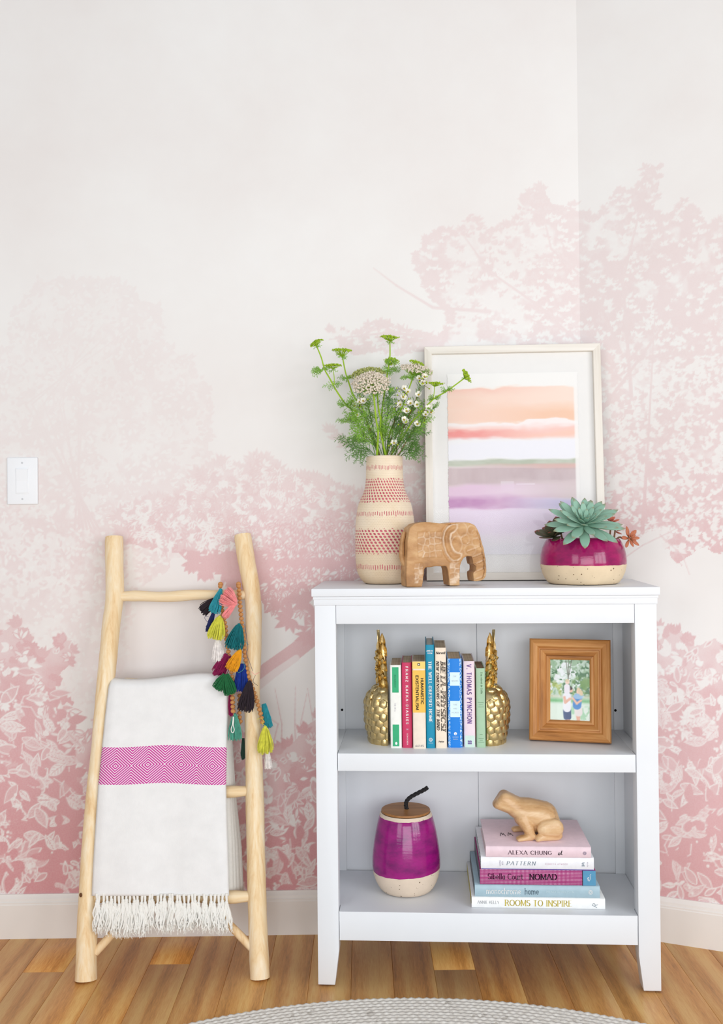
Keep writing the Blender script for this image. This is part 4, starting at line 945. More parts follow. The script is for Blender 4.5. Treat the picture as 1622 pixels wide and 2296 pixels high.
def carve(c, n):
    x, y, z = c[:, 0], c[:, 1], c[:, 2]; px, pz = x/eu+800, 1147-z/eu; front = np.abs(n[:, 1]) > .6; d = np.zeros(len(c)); lime = np.zeros(len(c))
    def cells(x0, x1, z0, z1, nx_, nz_, jit, seed, dep):
        r = np.random.RandomState(seed); cx, cz = np.meshgrid(np.arange(nx_)+.5, np.arange(nz_)+.5); cx = (cx+r.uniform(-jit, jit, cx.shape)).ravel()/nx_*(x1-x0)+x0; cz = (cz+r.uniform(-jit, jit, cz.shape)).ravel()/nz_*(z1-z0)+z0
        D = np.hypot(px[:, None]-cx, pz[:, None]-cz); D.sort(axis=1); e = D[:, 1]-D[:, 0]
        inn = front & (px > x0) & (px < x1) & (pz > z0) & (pz < z1)
        return np.where(inn, -dep*np.clip(e/46, 0, 1)**.7, 0), np.where(inn, np.clip(1-e/26, 0, 1)*.8+.16, 0)
    def pdist(pl):
        best = np.full(len(px), 1e9)
        for (ax_, az_), (bx_, bz_) in zip(pl[:-1], pl[1:]):
            ux, uz = bx_-ax_, bz_-az_; t_ = np.clip(((px-ax_)*ux+(pz-az_)*uz)/(ux*ux+uz*uz), 0, 1); best = np.minimum(best, np.hypot(px-ax_-t_*ux, pz-az_-t_*uz))
        return best
    def inpoly(pl):
        m = np.zeros(len(px), bool)
        for (ax_, az_), (bx_, bz_) in zip(pl, pl[1:]+pl[:1]):
            if az_ != bz_: m ^= ((az_ > pz) != (bz_ > pz)) & (px < (bx_-ax_)*(pz-az_)/(bz_-az_)+ax_)
        return m
    for args in ((350, 742, 258, 668, 4, 4, .28, 3, .0030), (280, 425, 760, 1080, 2, 4, .3, 4, .002), (880, 1040, 780, 1100, 2, 4, .3, 5, .002)):
        a_, b_ = cells(*args); d += a_; lime += b_
    OUT = [(1005, 132), (925, 138), (850, 178), (795, 255), (772, 360), (782, 480), (820, 600), (880, 690), (945, 735), (1012, 722), (1072, 676), (1082, 618)]
    INN = [(1005, 132), (1020, 195), (965, 255), (905, 290), (888, 370), (912, 480), (962, 570), (1030, 612), (1082, 618)]
    do, di = pdist(OUT), pdist(INN); ie = inpoly(OUT+INN[::-1][1:-1])
    d += np.where(front & ie, -.0040*np.clip(np.minimum(do, di)/42-.25, 0, 1), 0)
    d += np.where(front & ~ie & (px < 1000), -.0050*np.clip(1-np.abs(do-26)/34, 0, 1), 0)
    d += np.where(front, .0012*np.clip(1-np.minimum(do, di)/22, 0, 1), 0); lime += np.where(front, .95*np.clip(1.5-np.minimum(do, di)/13, 0, 1), 0)
    for cx, cz, rx, rz, dp in ((1145, 392, 66, 76, .0030), (1265, 235, 70, 72, .0026), (1090, 225, 82, 112, .0028), (1000, 470, 84, 130, .0032), (1330, 300, 60, 70, .002), (1230, 560, 95, 80, .002), (1340, 430, 70, 60, .0016)):
        e4 = np.hypot((px-cx)/rx, (pz-cz)/rz); ok = front & (px > 890); d += np.where(ok, -dp*np.clip(1-e4**2, 0, 1), 0); lime += np.where(ok, .5*np.clip(1-np.abs(e4-1.08)/.16, 0, 1), 0)
    tr = front & (px > 1180) & (pz > 430); st = (pz+(px-1300)*.35-430)/128; d += np.where(tr, -.0032*(st % 1)**2, 0); lime += np.where(tr, np.clip(((st+.1) % 1)*3-2.2, 0, .7), 0)
    leg = front & (pz > 760) & (((px > 290) & (px < 420)) | ((px > 880) & (px < 1050))); lime += np.where(leg, .75*np.clip(np.sin(pz/45+px/60), 0, 1), 0)
    d += .0006*np.sin(px/36+np.sin(pz/50))*np.sin(pz/41)
    # the body is thickest at the belly and thins to the trunk and back
    thin = -.006*np.clip((px-1150)/350, 0, 1)-.004*np.clip((180-pz)/90, 0, 1)
    return (d+thin*np.clip((np.abs(n[:, 1])-.3)/.5, 0, 1)).astype(np.float32), np.clip(lime, 0, 1)
n_ = len(em.vertices); co_ = np.empty(n_*3, np.float32); em.vertices.foreach_get('co', co_); co_ = co_.reshape(-1, 3); no_ = np.empty(n_*3, np.float32); em.vertices.foreach_get('normal', no_); no_ = no_.reshape(-1, 3)
dd, lime = carve(co_, no_); co_ = co_+dd[:, None]*no_; co_[:, 2] -= co_[:, 2].min(); em.vertices.foreach_set('co', co_.ravel())
a = em.attributes.new('lime', 'FLOAT', 'POINT'); a.data.foreach_set('value', lime.astype(np.float32)); em.update()
link('body', em, M_ele, ele)
tl = spline([((168-800)*eu, 0, (1147-250)*eu), ((128-800)*eu, 0, (1147-420)*eu), ((122-800)*eu, 0, (1147-640)*eu), ((165-800)*eu, 0, (1147-800)*eu)], 14)
MB().tube(tl, [.004, .005, .0055, .0058, .006, .006, .0062, .0064, .0066, .0068, .0068, .006, .0045, .003, .002][:len(tl)]+[.002]*max(0, len(tl)-15), 8).build('tail', M_ele, ele)
# ---------------- patterned vase
vt = Nt('stamped_stoneware'); co = vt.coord(); xs = vt.n('ShaderNodeSeparateXYZ'); vt.put(xs.inputs[0], co); X, Y, Z = xs.outputs
ang = vt.math('ARCTAN2', X, vt.math('MULTIPLY', Y, -1.)); U = vt.math('MULTIPLY', ang, 1/(2*math.pi))
def band(z0, z1): return vt.math('MULTIPLY', vt.math('GREATER_THAN', Z, z0), vt.math('LESS_THAN', Z, z1))
def cell(x, k): return vt.math('ABSOLUTE', vt.math('SUBTRACT', vt.math('FRACT', vt.math('MULTIPLY', x, k)), .5))
wob = vt.math('MULTIPLY', vt.math('SUBTRACT', vt.noise(co, 35, 2), .5), .012)
tick = vt.math('LESS_THAN', cell(U, 78), .17)
jit = vt.math('ADD', Z, vt.math('MULTIPLY', vt.math('SUBTRACT', vt.noise(vt.coord(scale=(1, 1, .05)), 240, 2), .5), .016))
def jband(z0, z1): return vt.math('MULTIPLY', vt.math('GREATER_THAN', jit, z0), vt.math('LESS_THAN', jit, z1))
ticks = vt.math('MULTIPLY', tick, vt.math('ADD', vt.math('ADD', jband(.2865, .2965), jband(.171, .181)), jband(.038, .049)))
row = vt.math('MULTIPLY', Z, 1/.0072); rown = vt.math('FLOOR', row)
UU = vt.math('ADD', vt.math('MULTIPLY', U, 44), vt.math('MULTIPLY', rown, .42))
du_ = vt.math('SUBTRACT', vt.math('FRACT', UU), .5); dv_ = vt.math('SUBTRACT', vt.math('FRACT', row), .5)
dsl = vt.math('ADD', du_, vt.math('MULTIPLY', dv_, .25))
dd_ = vt.math('ADD', vt.math('MULTIPLY', dsl, vt.math('MULTIPLY', dsl, 1.6)), vt.math('MULTIPLY', dv_, dv_))
dots = vt.math('MULTIPLY', vt.math('LESS_THAN', dd_, vt.math('ADD', .15, vt.math('MULTIPLY', wob, 9))), vt.math('ADD', jband(.2045, .263), jband(.077, .138)))
pat = vt.math('MINIMUM', vt.math('ADD', ticks, dots), 1)
dim = vt.math('LESS_THAN', vt.math('ADD', vt.math('POWER', cell(vt.math('ADD', vt.math('MULTIPLY', U, 1), vt.math('MULTIPLY', vt.math('FLOOR', vt.math('MULTIPLY', Z, 1/.0042)), .0045)), 110), 2), vt.math('POWER', cell(Z, 1/.0042), 2)), .05)
base = vt.ramp(vt.noise(co, 12, 4), [(.3, S(226, 204, 172)), (.7, S(242, 228, 206))])
base = vt.mix(vt.math('MULTIPLY', dim, .3), base, S(176, 146, 108))
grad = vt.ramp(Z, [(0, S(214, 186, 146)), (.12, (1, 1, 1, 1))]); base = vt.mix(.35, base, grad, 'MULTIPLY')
vt.bump(vt.math('SUBTRACT', vt.math('MULTIPLY', pat, -1.), vt.math('MULTIPLY', dim, .5)), .35, .0012)
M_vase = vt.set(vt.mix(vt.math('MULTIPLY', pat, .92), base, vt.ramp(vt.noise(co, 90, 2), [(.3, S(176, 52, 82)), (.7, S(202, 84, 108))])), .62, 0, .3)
VS, VD = .168, .186
vase = thing('vase', 'tall cream ceramic vase stamped with bands of pink dots on the bookcase', 'vase', BC(VS, VD, TOP))
k = 1.0; prof = [(.0, .0015), (.052, .0012), (.0565, .0045), (.0635, .0125), (.0705, .026), (.0738, .04), (.0752, .058), (.0757, .085), (.0757, .105), (.0752, .13), (.0742, .153), (.0722, .172), (.0697, .188), (.0665, .201), (.0620, .212), (.0575, .221), (.0532, .231), (.0502, .2415), (.0482, .254), (.0472, .268), (.0464, .29), (.0458, .318), (.0453, .3205), (.0442, .3212), (.0424, .319), (.0424, .27), (.0, .26)]
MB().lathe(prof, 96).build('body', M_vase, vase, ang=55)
MB().lathe([(.0, 0), (.0505, 0), (.0512, .0013), (.0, .0013)], 40).build('foot', M_dark, vase)
# ---------------- framed abstract print leaning on the wall
M_fr = {a: wood('whitewashed_frame_'+a, S(216, 208, 196), S(230, 224, 214), S(238, 234, 226), a, 18, .05, .55, 0, .08, .3) for a in 'XZ'}
PFW, PFH = .4595, .616
pf = thing('framed_print', 'framed pink and lilac watercolour print leaning on the wall behind the elephant', 'picture', BC(.2722+PFW/2, .246, TOP+.0025))
pf.rotation_euler = (Matrix.Rotation(-YAW, 4, 'Z') @ Matrix.Rotation(R(-4.6), 4, 'X')).to_euler()
fb = .0195
frame_moulding(pf, PFW, PFH, fb, [(0, -.028), (0, .0), (.04, .001), (.93, .001), (1, .0), (1, -.014), (.85, -.014), (.85, -.028)], (M_fr['X'], M_fr['Z']), 'frame_rail')
M_mat = plain('mat_board', S(234, 233, 231), .8, .15, .008, 40)
MB().box(-PFW/2+.018, PFW/2-.018, .0125, .0145, .018, PFH-.018).build('mat_board', M_mat, pf, smooth=False)
AW, AH, AX, AZ = .339, .477, -.0005, .0665
nx, nz = 170, 240; py, pxg = np.mgrid[0:nz, 0:nx]; U_ = pxg/(nx-1); V_ = 1-py/(nz-1)
img = np.ones((nz, nx, 3))*np.array((.968, .965, .955))
def fb2(sx, sy, seed):
    r = np.random.RandomState(seed); out = 0; tot = 0; amp = 1.
    while sx >= 2 and sy >= 1.5:
        g = r.rand(int(nz/sy)+3, int(nx/sx)+3); x, y = pxg/sx, py/sy; xi, yi = x.astype(int), y.astype(int); fx, fy = x-xi, y-yi
        fx = fx*fx*(3-2*fx); fy = fy*fy*(3-2*fy)
        out = out+amp*((g[yi, xi]*(1-fx)+g[yi, xi+1]*fx)*(1-fy)+(g[yi+1, xi]*(1-fx)+g[yi+1, xi+1]*fx)*fy); tot += amp; amp *= .6; sx /= 2; sy /= 2
    return out/tot
wA, wB, wC = fb2(60, 16, 11), fb2(26, 10, 12), fb2(18, 40, 13)
ev = (wA-.5)*.06+(wB-.5)*.012
def wash(v0, v1, col, a=1., s0=.01, s1=.01, e=ev, mod=None):
    m = np.clip((V_+e-v0)/s0+.5, 0, 1)*np.clip((v1-V_-e)/s1+.5, 0, 1)
    lay(m*(mod if mod is not None else 1), col, a)
tex = .75+.5*(wB-.5)
wash(.085, .30, (250, 226, 212), .95, .012, .04); wash(.088, .115, (246, 190, 176), .55, .006, .04, ev, np.clip(1.4-1.6*U_, 0, 1)); wash(.19, .262, (246, 200, 170), .75, .06, .01, ev, np.clip(U_*1.5-.1, 0, 1)); wash(.12, .26, (250, 208, 190), .6, .05, .02, ev, np.clip(1.1-1.3*U_, 0, 1)*tex)
wash(.262, .30, (250, 244, 244), .9, .006, .02, ev*1.6); wash(.295, .362, (250, 206, 198), .9, .03, .02); wash(.315, .36, (242, 140, 138), .8, .02, .02, ev, np.clip(1.15-1.5*U_, 0, 1)*(.6+.7*wB)); wash(.32, .375, (250, 208, 190), .8, .03, .02, ev, np.clip(U_*1.4-.3, 0, 1))
wash(.37, .475, (243, 243, 250), .95, .05, .03)
wash(.478, .52, (186, 194, 176), .95, .012, .02, ev*.5, .55+.7*np.clip(wB, 0, 1)); wash(.505, .535, (222, 186, 180), .9, .012, .012, ev*.4, np.clip(U_*1.5-.1, 0, 1)); wash(.53, .62, (188, 172, 174), .95, .006, .02, ev*.3, .55+.8*(wC-.2)); wash(.525, .64, (210, 190, 194), .6, .02, .04)
wash(.60, .70, (222, 206, 208), .9, .02, .02, ev, np.clip(U_*2-.5, 0, 1)); lay(((U_ > .40)*(U_ < .50)*(V_ > .60)*(V_ < .655)).astype(float), (240, 232, 238), .5); lay(((U_ > .52)*(U_ < .66)*(V_ > .615)*(V_ < .62)).astype(float), (250, 246, 250), .5)
wash(.62, .76, (232, 204, 226), .95, .02, .02, ev*.6, np.clip(1.3-1.4*U_, 0, 1)); wash(.685, .752, (196, 144, 190), .85, .035, .008, ev*.5, np.clip(1.15-1.25*U_, 0, 1)*(.5+.9*wB)); wash(.70, .755, (206, 200, 232), .9, .02, .012, ev*.5, np.clip(U_*2-.8, 0, 1))
wash(.755, .93, (237, 226, 242), .95, .012, .12, ev*.5); wash(.75, .86, (232, 212, 234), .6, .01, .06, ev, wA*1.2); wash(.92, 1.05, (236, 234, 242), .8, .06, .01)
lay(np.clip((np.abs(U_-.49)-.478)/.012+.2, 0, 1)*(U_ > .5), (247, 246, 244), .9)
M_art = paint_mat('watercolour_paper', .85, 0)
rw = np.random.RandomState(5).normal(0, .0011, 900)
art = canvas_mesh('print', nx, nz, AW, AH, img, M_art, pf, .0112, AZ, lambda k, q: float(rw[int(q*1500+400*k) % 900])*(1 if k == 1 else .7))
MB().box(-AW/2+.006, AW/2-.006, .0114, .0126, AZ+.006, AZ+AH-.006).build('spacer', M_mat, pf, smooth=False)
MB().add([(-PFW/2+fb*.9, .0055, fb*.9), (PFW/2-fb*.9, .0055, fb*.9), (PFW/2-fb*.9, .0055, PFH-fb*.9), (-PFW/2+fb*.9, .0055, PFH-fb*.9)], [(0, 1, 2, 3)]).build('glass', M_glass, pf, smooth=False)
MB().box(-PFW/2+.017, PFW/2-.017, .0146, .0175, .017, PFH-.017).build('backing_board', M_dark, pf, smooth=False)
# ================================================================ ladder, throw and garland
def LY(z): return 2.338+z*(2.556-2.338)/1.06          # depth of the ladder's middle plane at height z
def LP(u, v, off=0.):                                  # point of the ladder plane (off = towards the room)
    y = 2.45
    for _ in range(8): p = at(u, v, y-off); y = LY(p.z)
    return at(u, v, y-off)
M_lad = wood('peeled_pole_wood', S(220, 180, 128), S(237, 210, 166), S(245, 230, 202), 'Z', 30, .05, .55, 5.5, .18, .3)
M_rung = wood('peeled_rung_wood', S(214, 174, 122), S(234, 206, 162), S(242, 224, 192), 'X', 30, .06, .55, 4, .15, .3)
L_EDGE = [(1204,236,276),(1262,236.5,276.5),(1326,237.5,278),(1362,235,274.5),(1399,230,269.5),(1472,223,263),(1545,216,254.5),(1606,211,248),(1666,206,243.5),(1740,198,237),(1812,190.5,231),(1910,183,224.5),(2006,177,219.5),(2100,172.5,218),(2198,168.5,217.5)]
R_EDGE = [(1199,525,563),(1253,532.5,572),(1300,542,580),(1340,548,585.5),(1374,551,587),(1420,549.5,587),(1472,548,586),(1545,547.5,583),(1606,548.5,585),(1666,549.5,587.5),(1740,550.5,590.5),(1812,551,593),(1910,553,595),(2006,555,597.5),(2100,558,601),(2188,561,605.5)]
lo = LP(390, 2196)
lad = thing('ladder', 'peeled pale wood decorative ladder leaning on the pink mural wall', 'ladder', (lo.x, lo.y, 0))
for E_ in (L_EDGE, R_EDGE):
    pts = []; rad = []
    for v, a, b_ in E_:
        p, q, c = LP(a, v), LP(b_, v), LP((a+b_)/2, v); pts.append(c); rad.append((q-p).length/2)
    pts[-1].z = .0; pts[-1].y = LY(0)
    P2 = spline(pts, 60); s_ = np.linspace(0, 1, len(P2)); r2 = np.interp(s_, np.linspace(0, 1, len(rad)), rad)
    r2 = [r*(1+.012*math.sin(i*.9)+.01*math.sin(i*2.3)) for i, r in enumerate(r2)]; r2[0] *= .96
    rail = WMB().tube(P2, r2, 20).build('rail', M_lad, lad, ang=50)
    kn = MB()
for (u, v) in ((181, 2007),):
    p = LP(u, v, .0225); WMB().ball(p, (.0024, .0012, .0062) if u > 200 else (.0036, .0018, .0055), 8, 6).build('knot', plain('knot_%d' % u, S(92, 58, 34), .7, .2, .2, 200), lad)
RU = [((262, 1338.5), (566, 1333), 12.3), ((245, 1535), (560, 1531), 12.5), ((215, 1776), (572, 1773), 12.5), ((200, 2013), (576, 2009), 13.2)]
rungs = []
for (u0, v0), (u1, v1), hr in RU:
    a, b_ = LP(u0, v0), LP(u1, v1); r = hr*2.45/F; n = 24
    pts = [a.lerp(b_, i/n)+Vector((0, 0, .002*math.sin(i*.55))) for i in range(n+1)]
    WMB().tube(pts, [r*(1+.05*math.sin(i*.7)-.10*(abs(i-n/2) > n/2-3)) for i in range(n+1)], 14).build('rung', M_rung, lad, ang=60); rungs.append((a, b_, r))
M_brace = wood('peeled_brace_wood', S(206, 164, 112), S(230, 200, 156), S(240, 220, 186), 'Z', 30, .06, .55, 0, .15, .3)
for q in (((214, 2136), (318, 2020)), ((568, 2128), (458, 2014))):
    a, b_ = LP(*q[0]), LP(*q[1]); WMB().tube([a.lerp(b_, i/8) for i in range(9)], [.0098*(1+.06*math.sin(i)) for i in range(9)], 12).build('brace', M_brace, lad)
# ---------------- throw blanket
wt = Nt('woven_throw'); uvn = wt.n('ShaderNodeUVMap'); uvn.uv_map = 'weave'; xs = wt.n('ShaderNodeSeparateXYZ'); wt.put(xs.inputs[0], uvn.outputs[0]); Ux, Vy, _ = xs.outputs
inb = wt.math('MULTIPLY', wt.math('GREATER_THAN', Vy, .156), wt.math('LESS_THAN', Vy, .240))
tri = wt.math('MULTIPLY', wt.math('ABSOLUTE', wt.math('SUBTRACT', wt.math('FRACT', wt.math('ADD', wt.math('MULTIPLY', Ux, 1/.0735), .5)), .5)), .0735/.0067)
dv2 = wt.math('MULTIPLY', wt.math('ABSOLUTE', wt.math('SUBTRACT', Vy, .198)), 1/.0058)
st = wt.math('LESS_THAN', wt.math('FRACT', wt.math('ADD', wt.math('ADD', tri, dv2), .25)), .60)
cw_ = wt.ramp(wt.noise(wt.coord(), 30, 3), [(.3, S(229, 228, 227)), (.7, S(235, 234, 233))])
colr = wt.mix(wt.math('MULTIPLY', inb, st), cw_, S(200, 44, 150))
wv = wt.n('ShaderNodeTexWave'); wt.put(wv.inputs['Vector'], wt.coord()); wv.inputs['Scale'].default_value = 160
wt.bump(wt.math('ADD', wt.math('MULTIPLY', wv.outputs['Fac'], .4), wt.noise(wt.coord(), 420, 3)), .25, .0008)
M_throw = wt.set(colr, .9, 0, .15, None, .25)
M_wool = plain('cream_wool', S(236, 234, 228), .9, .15, .03, 200, .4, 500, 0, 0, .25)
bl_ = thing('throw_blanket', 'white throw with a magenta diamond band and knotted fringe hung over the ladder', 'blanket', tuple(LP(370, 1540, .03)))
VV = [1519, 1540, 1600, 1666, 1760, 1850, 1930, 2008]
LE = [252, 245.5, 238.5, 232, 222.5, 216.5, 211.5, 208]; RE = [505, 510, 509.5, 507.5, 506, 508.5, 511, 513]
NU, NV = 70, 84
def fold(u, v): return .0036*math.sin(u*7+.6*math.sin(v*3))*(.3+v)+.0024*math.sin(u*15+1.3+v*2)*v-.010*(max(0, (u-.93)/.07)**2+max(0, (.07-u)/.07)**2)*.8
def sheet(u, v):
    vv = 1519+(2008-1519)*v; a, b_ = np.interp(vv, VV, LE), np.interp(vv, VV, RE)
    top = 6*math.sin(u*5.2+.4)*max(0, 1-v*3)-4*u*max(0, 1-v*3)
    curv = 5*math.sin(math.pi*min(1, max(0, u)))*min(1, v*4)*(1-v)*.8
    off = .0295+fold(u, v)-.024*max(0, 1-v/.035)**2
    return LP(a+(b_-a)*u, vv+top-curv+3*math.sin(u*9)*(.25 < v < .6)*.6, off)
fm_ = WMB().grid(sheet, NU, NV)
def uvset(me, nu, nv):
    uv = me.uv_layers.new(name='weave'); li = np.empty(len(me.loops), np.int32); me.loops.foreach_get('vertex_index', li)
    i, j = li % nu, li//nu; v = j/(nv-1); u = i/(nu-1); vv = 1519+(2008-1519)*v
    a, b_ = np.interp(vv, VV, LE), np.interp(vv, VV, RE)
    x = 261.8+(-(261.8-232)/(.1))*0
    # weave measure across: diamonds sit at .12, .40, .69 and .95 of the width
    U = np.interp(u, [0, .117, .376, .645, .893, 1], [-.0335, 0, .0735, .147, .2205, .2525])
    uv.data.foreach_set('uv', np.stack([U, (vv-1519)/1000], 1).astype(np.float32).ravel())
me = fm_.mesh('front_fall', off=bl_.location); uvset(me, NU, NV)
o = link('front_fall', me, M_throw, bl_); md = o.modifiers.new('thick', 'SOLIDIFY'); md.thickness = .0035; md.offset = -1
me.polygons.foreach_set('use_smooth', [True]*len(me.polygons))
for k in range(4):                              # the part folded behind the rungs, layer upon layer
    def back(u, v, k=k):
        vv = 1521+(2024-5*k-1521)*v
        b_ = np.interp(vv, [1521, 1600, 1700, 1800, 1900, 2025], [500, 511+1.5*k, 513+3*k, 516+4.5*k, 521+6.5*k, 525+7*k])
        return LP(262+(b_-262)*u, vv, -.0185-.0085*k-.002*math.sin(vv/60+k)*v-.003*math.sin(u*9+k)*v-(.005*max(0, (u-.97)/.03)**2))
    b = WMB().grid(back, 30, 40); o = b.build('back_fold', M_wool, bl_); md = o.modifiers.new('thick', 'SOLIDIFY'); md.thickness = .006
def strand(b, p, q, r, wav, n=7, sides=5):
    ph = rnd.uniform(0, 6.3); pts = []
    for i in range(n+1):
        t = i/n; pts.append(p.lerp(q, t)+Vector((math.sin(ph+t*5)*wav, math.cos(ph*1.3+t*4)*wav*.5, 0))*math.sin(math.pi*min(1, t*1.0)*.8))
    b.tube(pts, [r*(1-.35*(i/n)) for i in range(n+1)], sides)
NF = 35
for i in range(NF):
    u = 211+(512-211)*(i+.5)/NF+rnd.uniform(-2, 2); top = 2005+rnd.uniform(-2, 3)
    b = WMB(); P = LP(u, top, .031); K = LP(u+rnd.uniform(-2, 2), top+rnd.uniform(12, 24), .0315)
    b.ball(K, (.0046, .0042, .0056), 8, 6); strand(b, P, K, .0038, .0006, 3, 6)
    for s in range(9):
        e = LP(u+rnd.uniform(-8, 8)+(3 if i < NF/2 else 4)*(u-360)/150, 2074+rnd.uniform(-12, 14)+(10 if 3 < i < 13 else 0), .033+rnd.uniform(-.008, .008))
        strand(b, K+Vector((rnd.uniform(-.003, .003), rnd.uniform(-.002, .002), -.002)), e, .0029, .0040, 7, 5)
        for q in range(2): strand(b, e+Vector((0, 0, .004)), e+Vector((rnd.uniform(-.006, .006), rnd.uniform(-.003, .003), -rnd.uniform(.004, .011))), .0009, .001, 3, 4)
    b.build('fringe_tassel', M_wool, bl_, ang=70)
# ---------------- tassel garland
M_bead = plain('wooden_bead', S(200, 140, 82), .5, .4, .16, 40)
gar = thing('tassel_garland', 'wooden bead garland with bright yarn tassels hung at the right end of the ladder', 'garland', tuple(LP(530, 1330, .03)))
GO = .034
bead = MB().ball((0, 0, 0), (.0061, .0061, .0053), 12, 8).mesh('bead', ang=180)
def put_beads(path, step=9.4):
    P = [LP(u, v, off) for u, v, off in path]; sp = spline(P, 120); acc = 0; last = sp[0]; gap = step*2.47/F
    WMB().tube(sp, .0007, 5).build('string', M_bead, gar)
    nxt = 0
    for p, q in zip(sp[:-1], sp[1:]):
        L = (q-p).length; d = q-p
        while nxt <= acc+L and L > 0:
            c = p+d*((nxt-acc)/L); k = bpy.data.objects.new('bead', bead); COL.objects.link(k); k.parent = gar; k.location = c-gar.location
            k.rotation_euler = Vector(d).to_track_quat('Z', 'X').to_euler(); f = rnd.uniform(.92, 1.06); k.scale = (f, f, f); nxt += gap
        acc += L
bead.materials.append(M_bead)
put_beads([(535, 1311, -.010), (535, 1311, .016), (537, 1335, GO-.012), (540, 1372, GO-.008), (545, 1420, GO-.006), (549, 1465, GO-.004), (554, 1500, GO), (561, 1528, GO), (569, 1550, GO), (578, 1577, GO), (585, 1602, GO), (590, 1627, GO)])
put_beads([(495, 1310, -.010), (494, 1312, .017), (496, 1340, .02), (499, 1372, .024), (505, 1400, .026), (508, 1430, .027), (512, 1460, .028), (516, 1490, .03), (521, 1520, .033), (521, 1548, .036), (522, 1575, .038), (523.5, 1603, .038)])
put_beads([(538, 1560, .004), (537, 1600, .002), (540, 1625, .002)])
b = WMB(); c = [(523, 1607), (522.5, 1616), (521, 1626), (518.5, 1634), (519.5, 1641), (523, 1642.5), (525.5, 1636), (523.5, 1627), (524, 1616), (524, 1607)]
b.tube(spline([LP(u, v, .038) for u, v in c], 50), .0011, 6).build('cord_loop', M_wool, gar)
def yarn(name, c): return plain(name, c, .85, .15, .16, 120, .3, 700, 0, 0, .2)
def tassel(m, top, end, wid, off=GO, n=54, head=True, droop=0, label=None, hoff=0.):
    b = WMB(); T = LP(top[0], top[1], off); E_ = LP(end[0], end[1], off+hoff); ax = E_-T; L = ax.length; ax.normalize()
    wy = Vector((0, -1, 0)); wx = ax.cross(wy).normalized(); w = wid*2.47/F/2
    if head: b.ball(T, (.0052, .0048, .0056), 9, 7)
    for i in range(int(n*1.7)):
        a = rnd.uniform(0, 6.283); r = math.sqrt(rnd.random()); x, y = math.cos(a)*r, math.sin(a)*r
        l = L*(rnd.uniform(.90, 1.04) if r < .8 else rnd.uniform(.8, 1.0)); pts = []
        for k in range(6):
            t = k/5; sp = min(1, .28+1.25*t-.5*t*t) if head else min(1, .45+.8*t); dr = droop*t*t*L
            pts.append(T+ax*(l*t)+wx*(x*w*sp)+wy*(y*w*.55*sp+.001)+Vector((rnd.uniform(-.0011, .0011)*t, 0, -dr)))
        b.tube(pts, [.0010, .00105, .00105, .001, .00095, .0008], 4)
    return b.build('tassel', m, gar, label, ang=80)
Y = {k: yarn('yarn_'+k, c) for k, c in dict(black=S(44, 32, 40), navy=S(30, 40, 96), aqua=S(44, 150, 164), pink=S(240, 148, 148), lime=S(214, 212, 76), white=S(238, 232, 228), teal=S(8, 112, 118), mustard=S(230, 160, 24), magenta=S(140, 20, 78), green=S(26, 104, 58), royal=S(16, 50, 140), sea=S(84, 160, 138), dark=S(24, 56, 44)).items()}
tassel(Y['black'], (488, 1342), (452, 1372), 30, .022, 60, label='black tassel')
tassel(Y['navy'], (480, 1372), (466, 1416), 13, .022, 30, False, label='navy tassel')
tassel(Y['aqua'], (495, 1324), (480, 1374), 27, .036, 60, label='aqua tassel', hoff=.008)
tassel(Y['pink'], (529, 1353), (499, 1334), 46, .046, 60, droop=-.05, label='pink tassel', hoff=.008)
tassel(Y['pink'], (526, 1354), (502, 1384), 18, .044, 22, False)
tassel(Y['lime'], (493, 1384), (483, 1433), 40, .038, 64, label='lime yellow tassel', hoff=.004)
tassel(Y['white'], (489, 1432), (489, 1483), 28, .030, 54, label='white tassel')
tassel(Y['magenta'], (512, 1468), (489, 1512), 34, .030, 54, False, label='magenta tassel')
tassel(Y['magenta'], (505, 1500), (478, 1511), 10, .034, 16, False)
tassel(Y['teal'], (536, 1402), (523, 1455), 42, .042, 66, label='dark teal tassel', hoff=.004)
tassel(Y['royal'], (543, 1488), (540, 1550), 32, .036, 60, False, label='royal blue tassel')
tassel(Y['mustard'], (538, 1460), (518, 1503), 30, .046, 58, label='mustard tassel', hoff=.006)
tassel(Y['green'], (506, 1512), (518, 1557), 30, .052, 60, False, label='green tassel')
tassel(Y['green'], (506, 1513), (486, 1541), 24, .052, 46, False, droop=.12)
tassel(Y['black'], (560, 1530), (549, 1594), 38, .050, 74, label='black tassel', hoff=.004)
tassel(Y['sea'], (527, 1604), (527, 1659), 32, .022, 54, label='sea green tassel')
tassel(Y['magenta'], (516, 1556), (518, 1606), 10, .024, 22, False)
tassel(Y['aqua'], (592, 1578), (603, 1631), 20, .012, 44, False, label='aqua tassel')
tassel(Y['lime'], (595, 1632), (596, 1689), 36, .038, 64, label='lime yellow tassel', hoff=.003)
tassel(Y['dark'], (546, 1655), (545, 1702), 9, .0, 26, False)
tassel(Y['white'], (600, 1684), (602, 1724), 16, .0, 26, False)
for m, c in ((Y['lime'], [(577, 1613), (586, 1610), (592, 1618), (588, 1622), (597, 1628)]), (Y['navy'], [(549, 1400), (556, 1450), (553, 1465), (560, 1485), (567, 1505)]), (Y['navy'], [(468, 1382), (459, 1384), (464, 1393), (470, 1394)]), (Y['pink'], [(564, 1506), (572, 1512), (582, 1507)]), (Y['black'], [(573, 1514), (568, 1528), (578, 1537)]), (Y['aqua'], [(552, 1440), (558, 1446)]), (Y['sea'], [(546, 1483), (548, 1498), (536, 1508), (531, 1502)])):
    WMB().tube(spline([LP(u, v, .05) for u, v in c], 20), .0005, 5).build('yarn_end', m, gar)
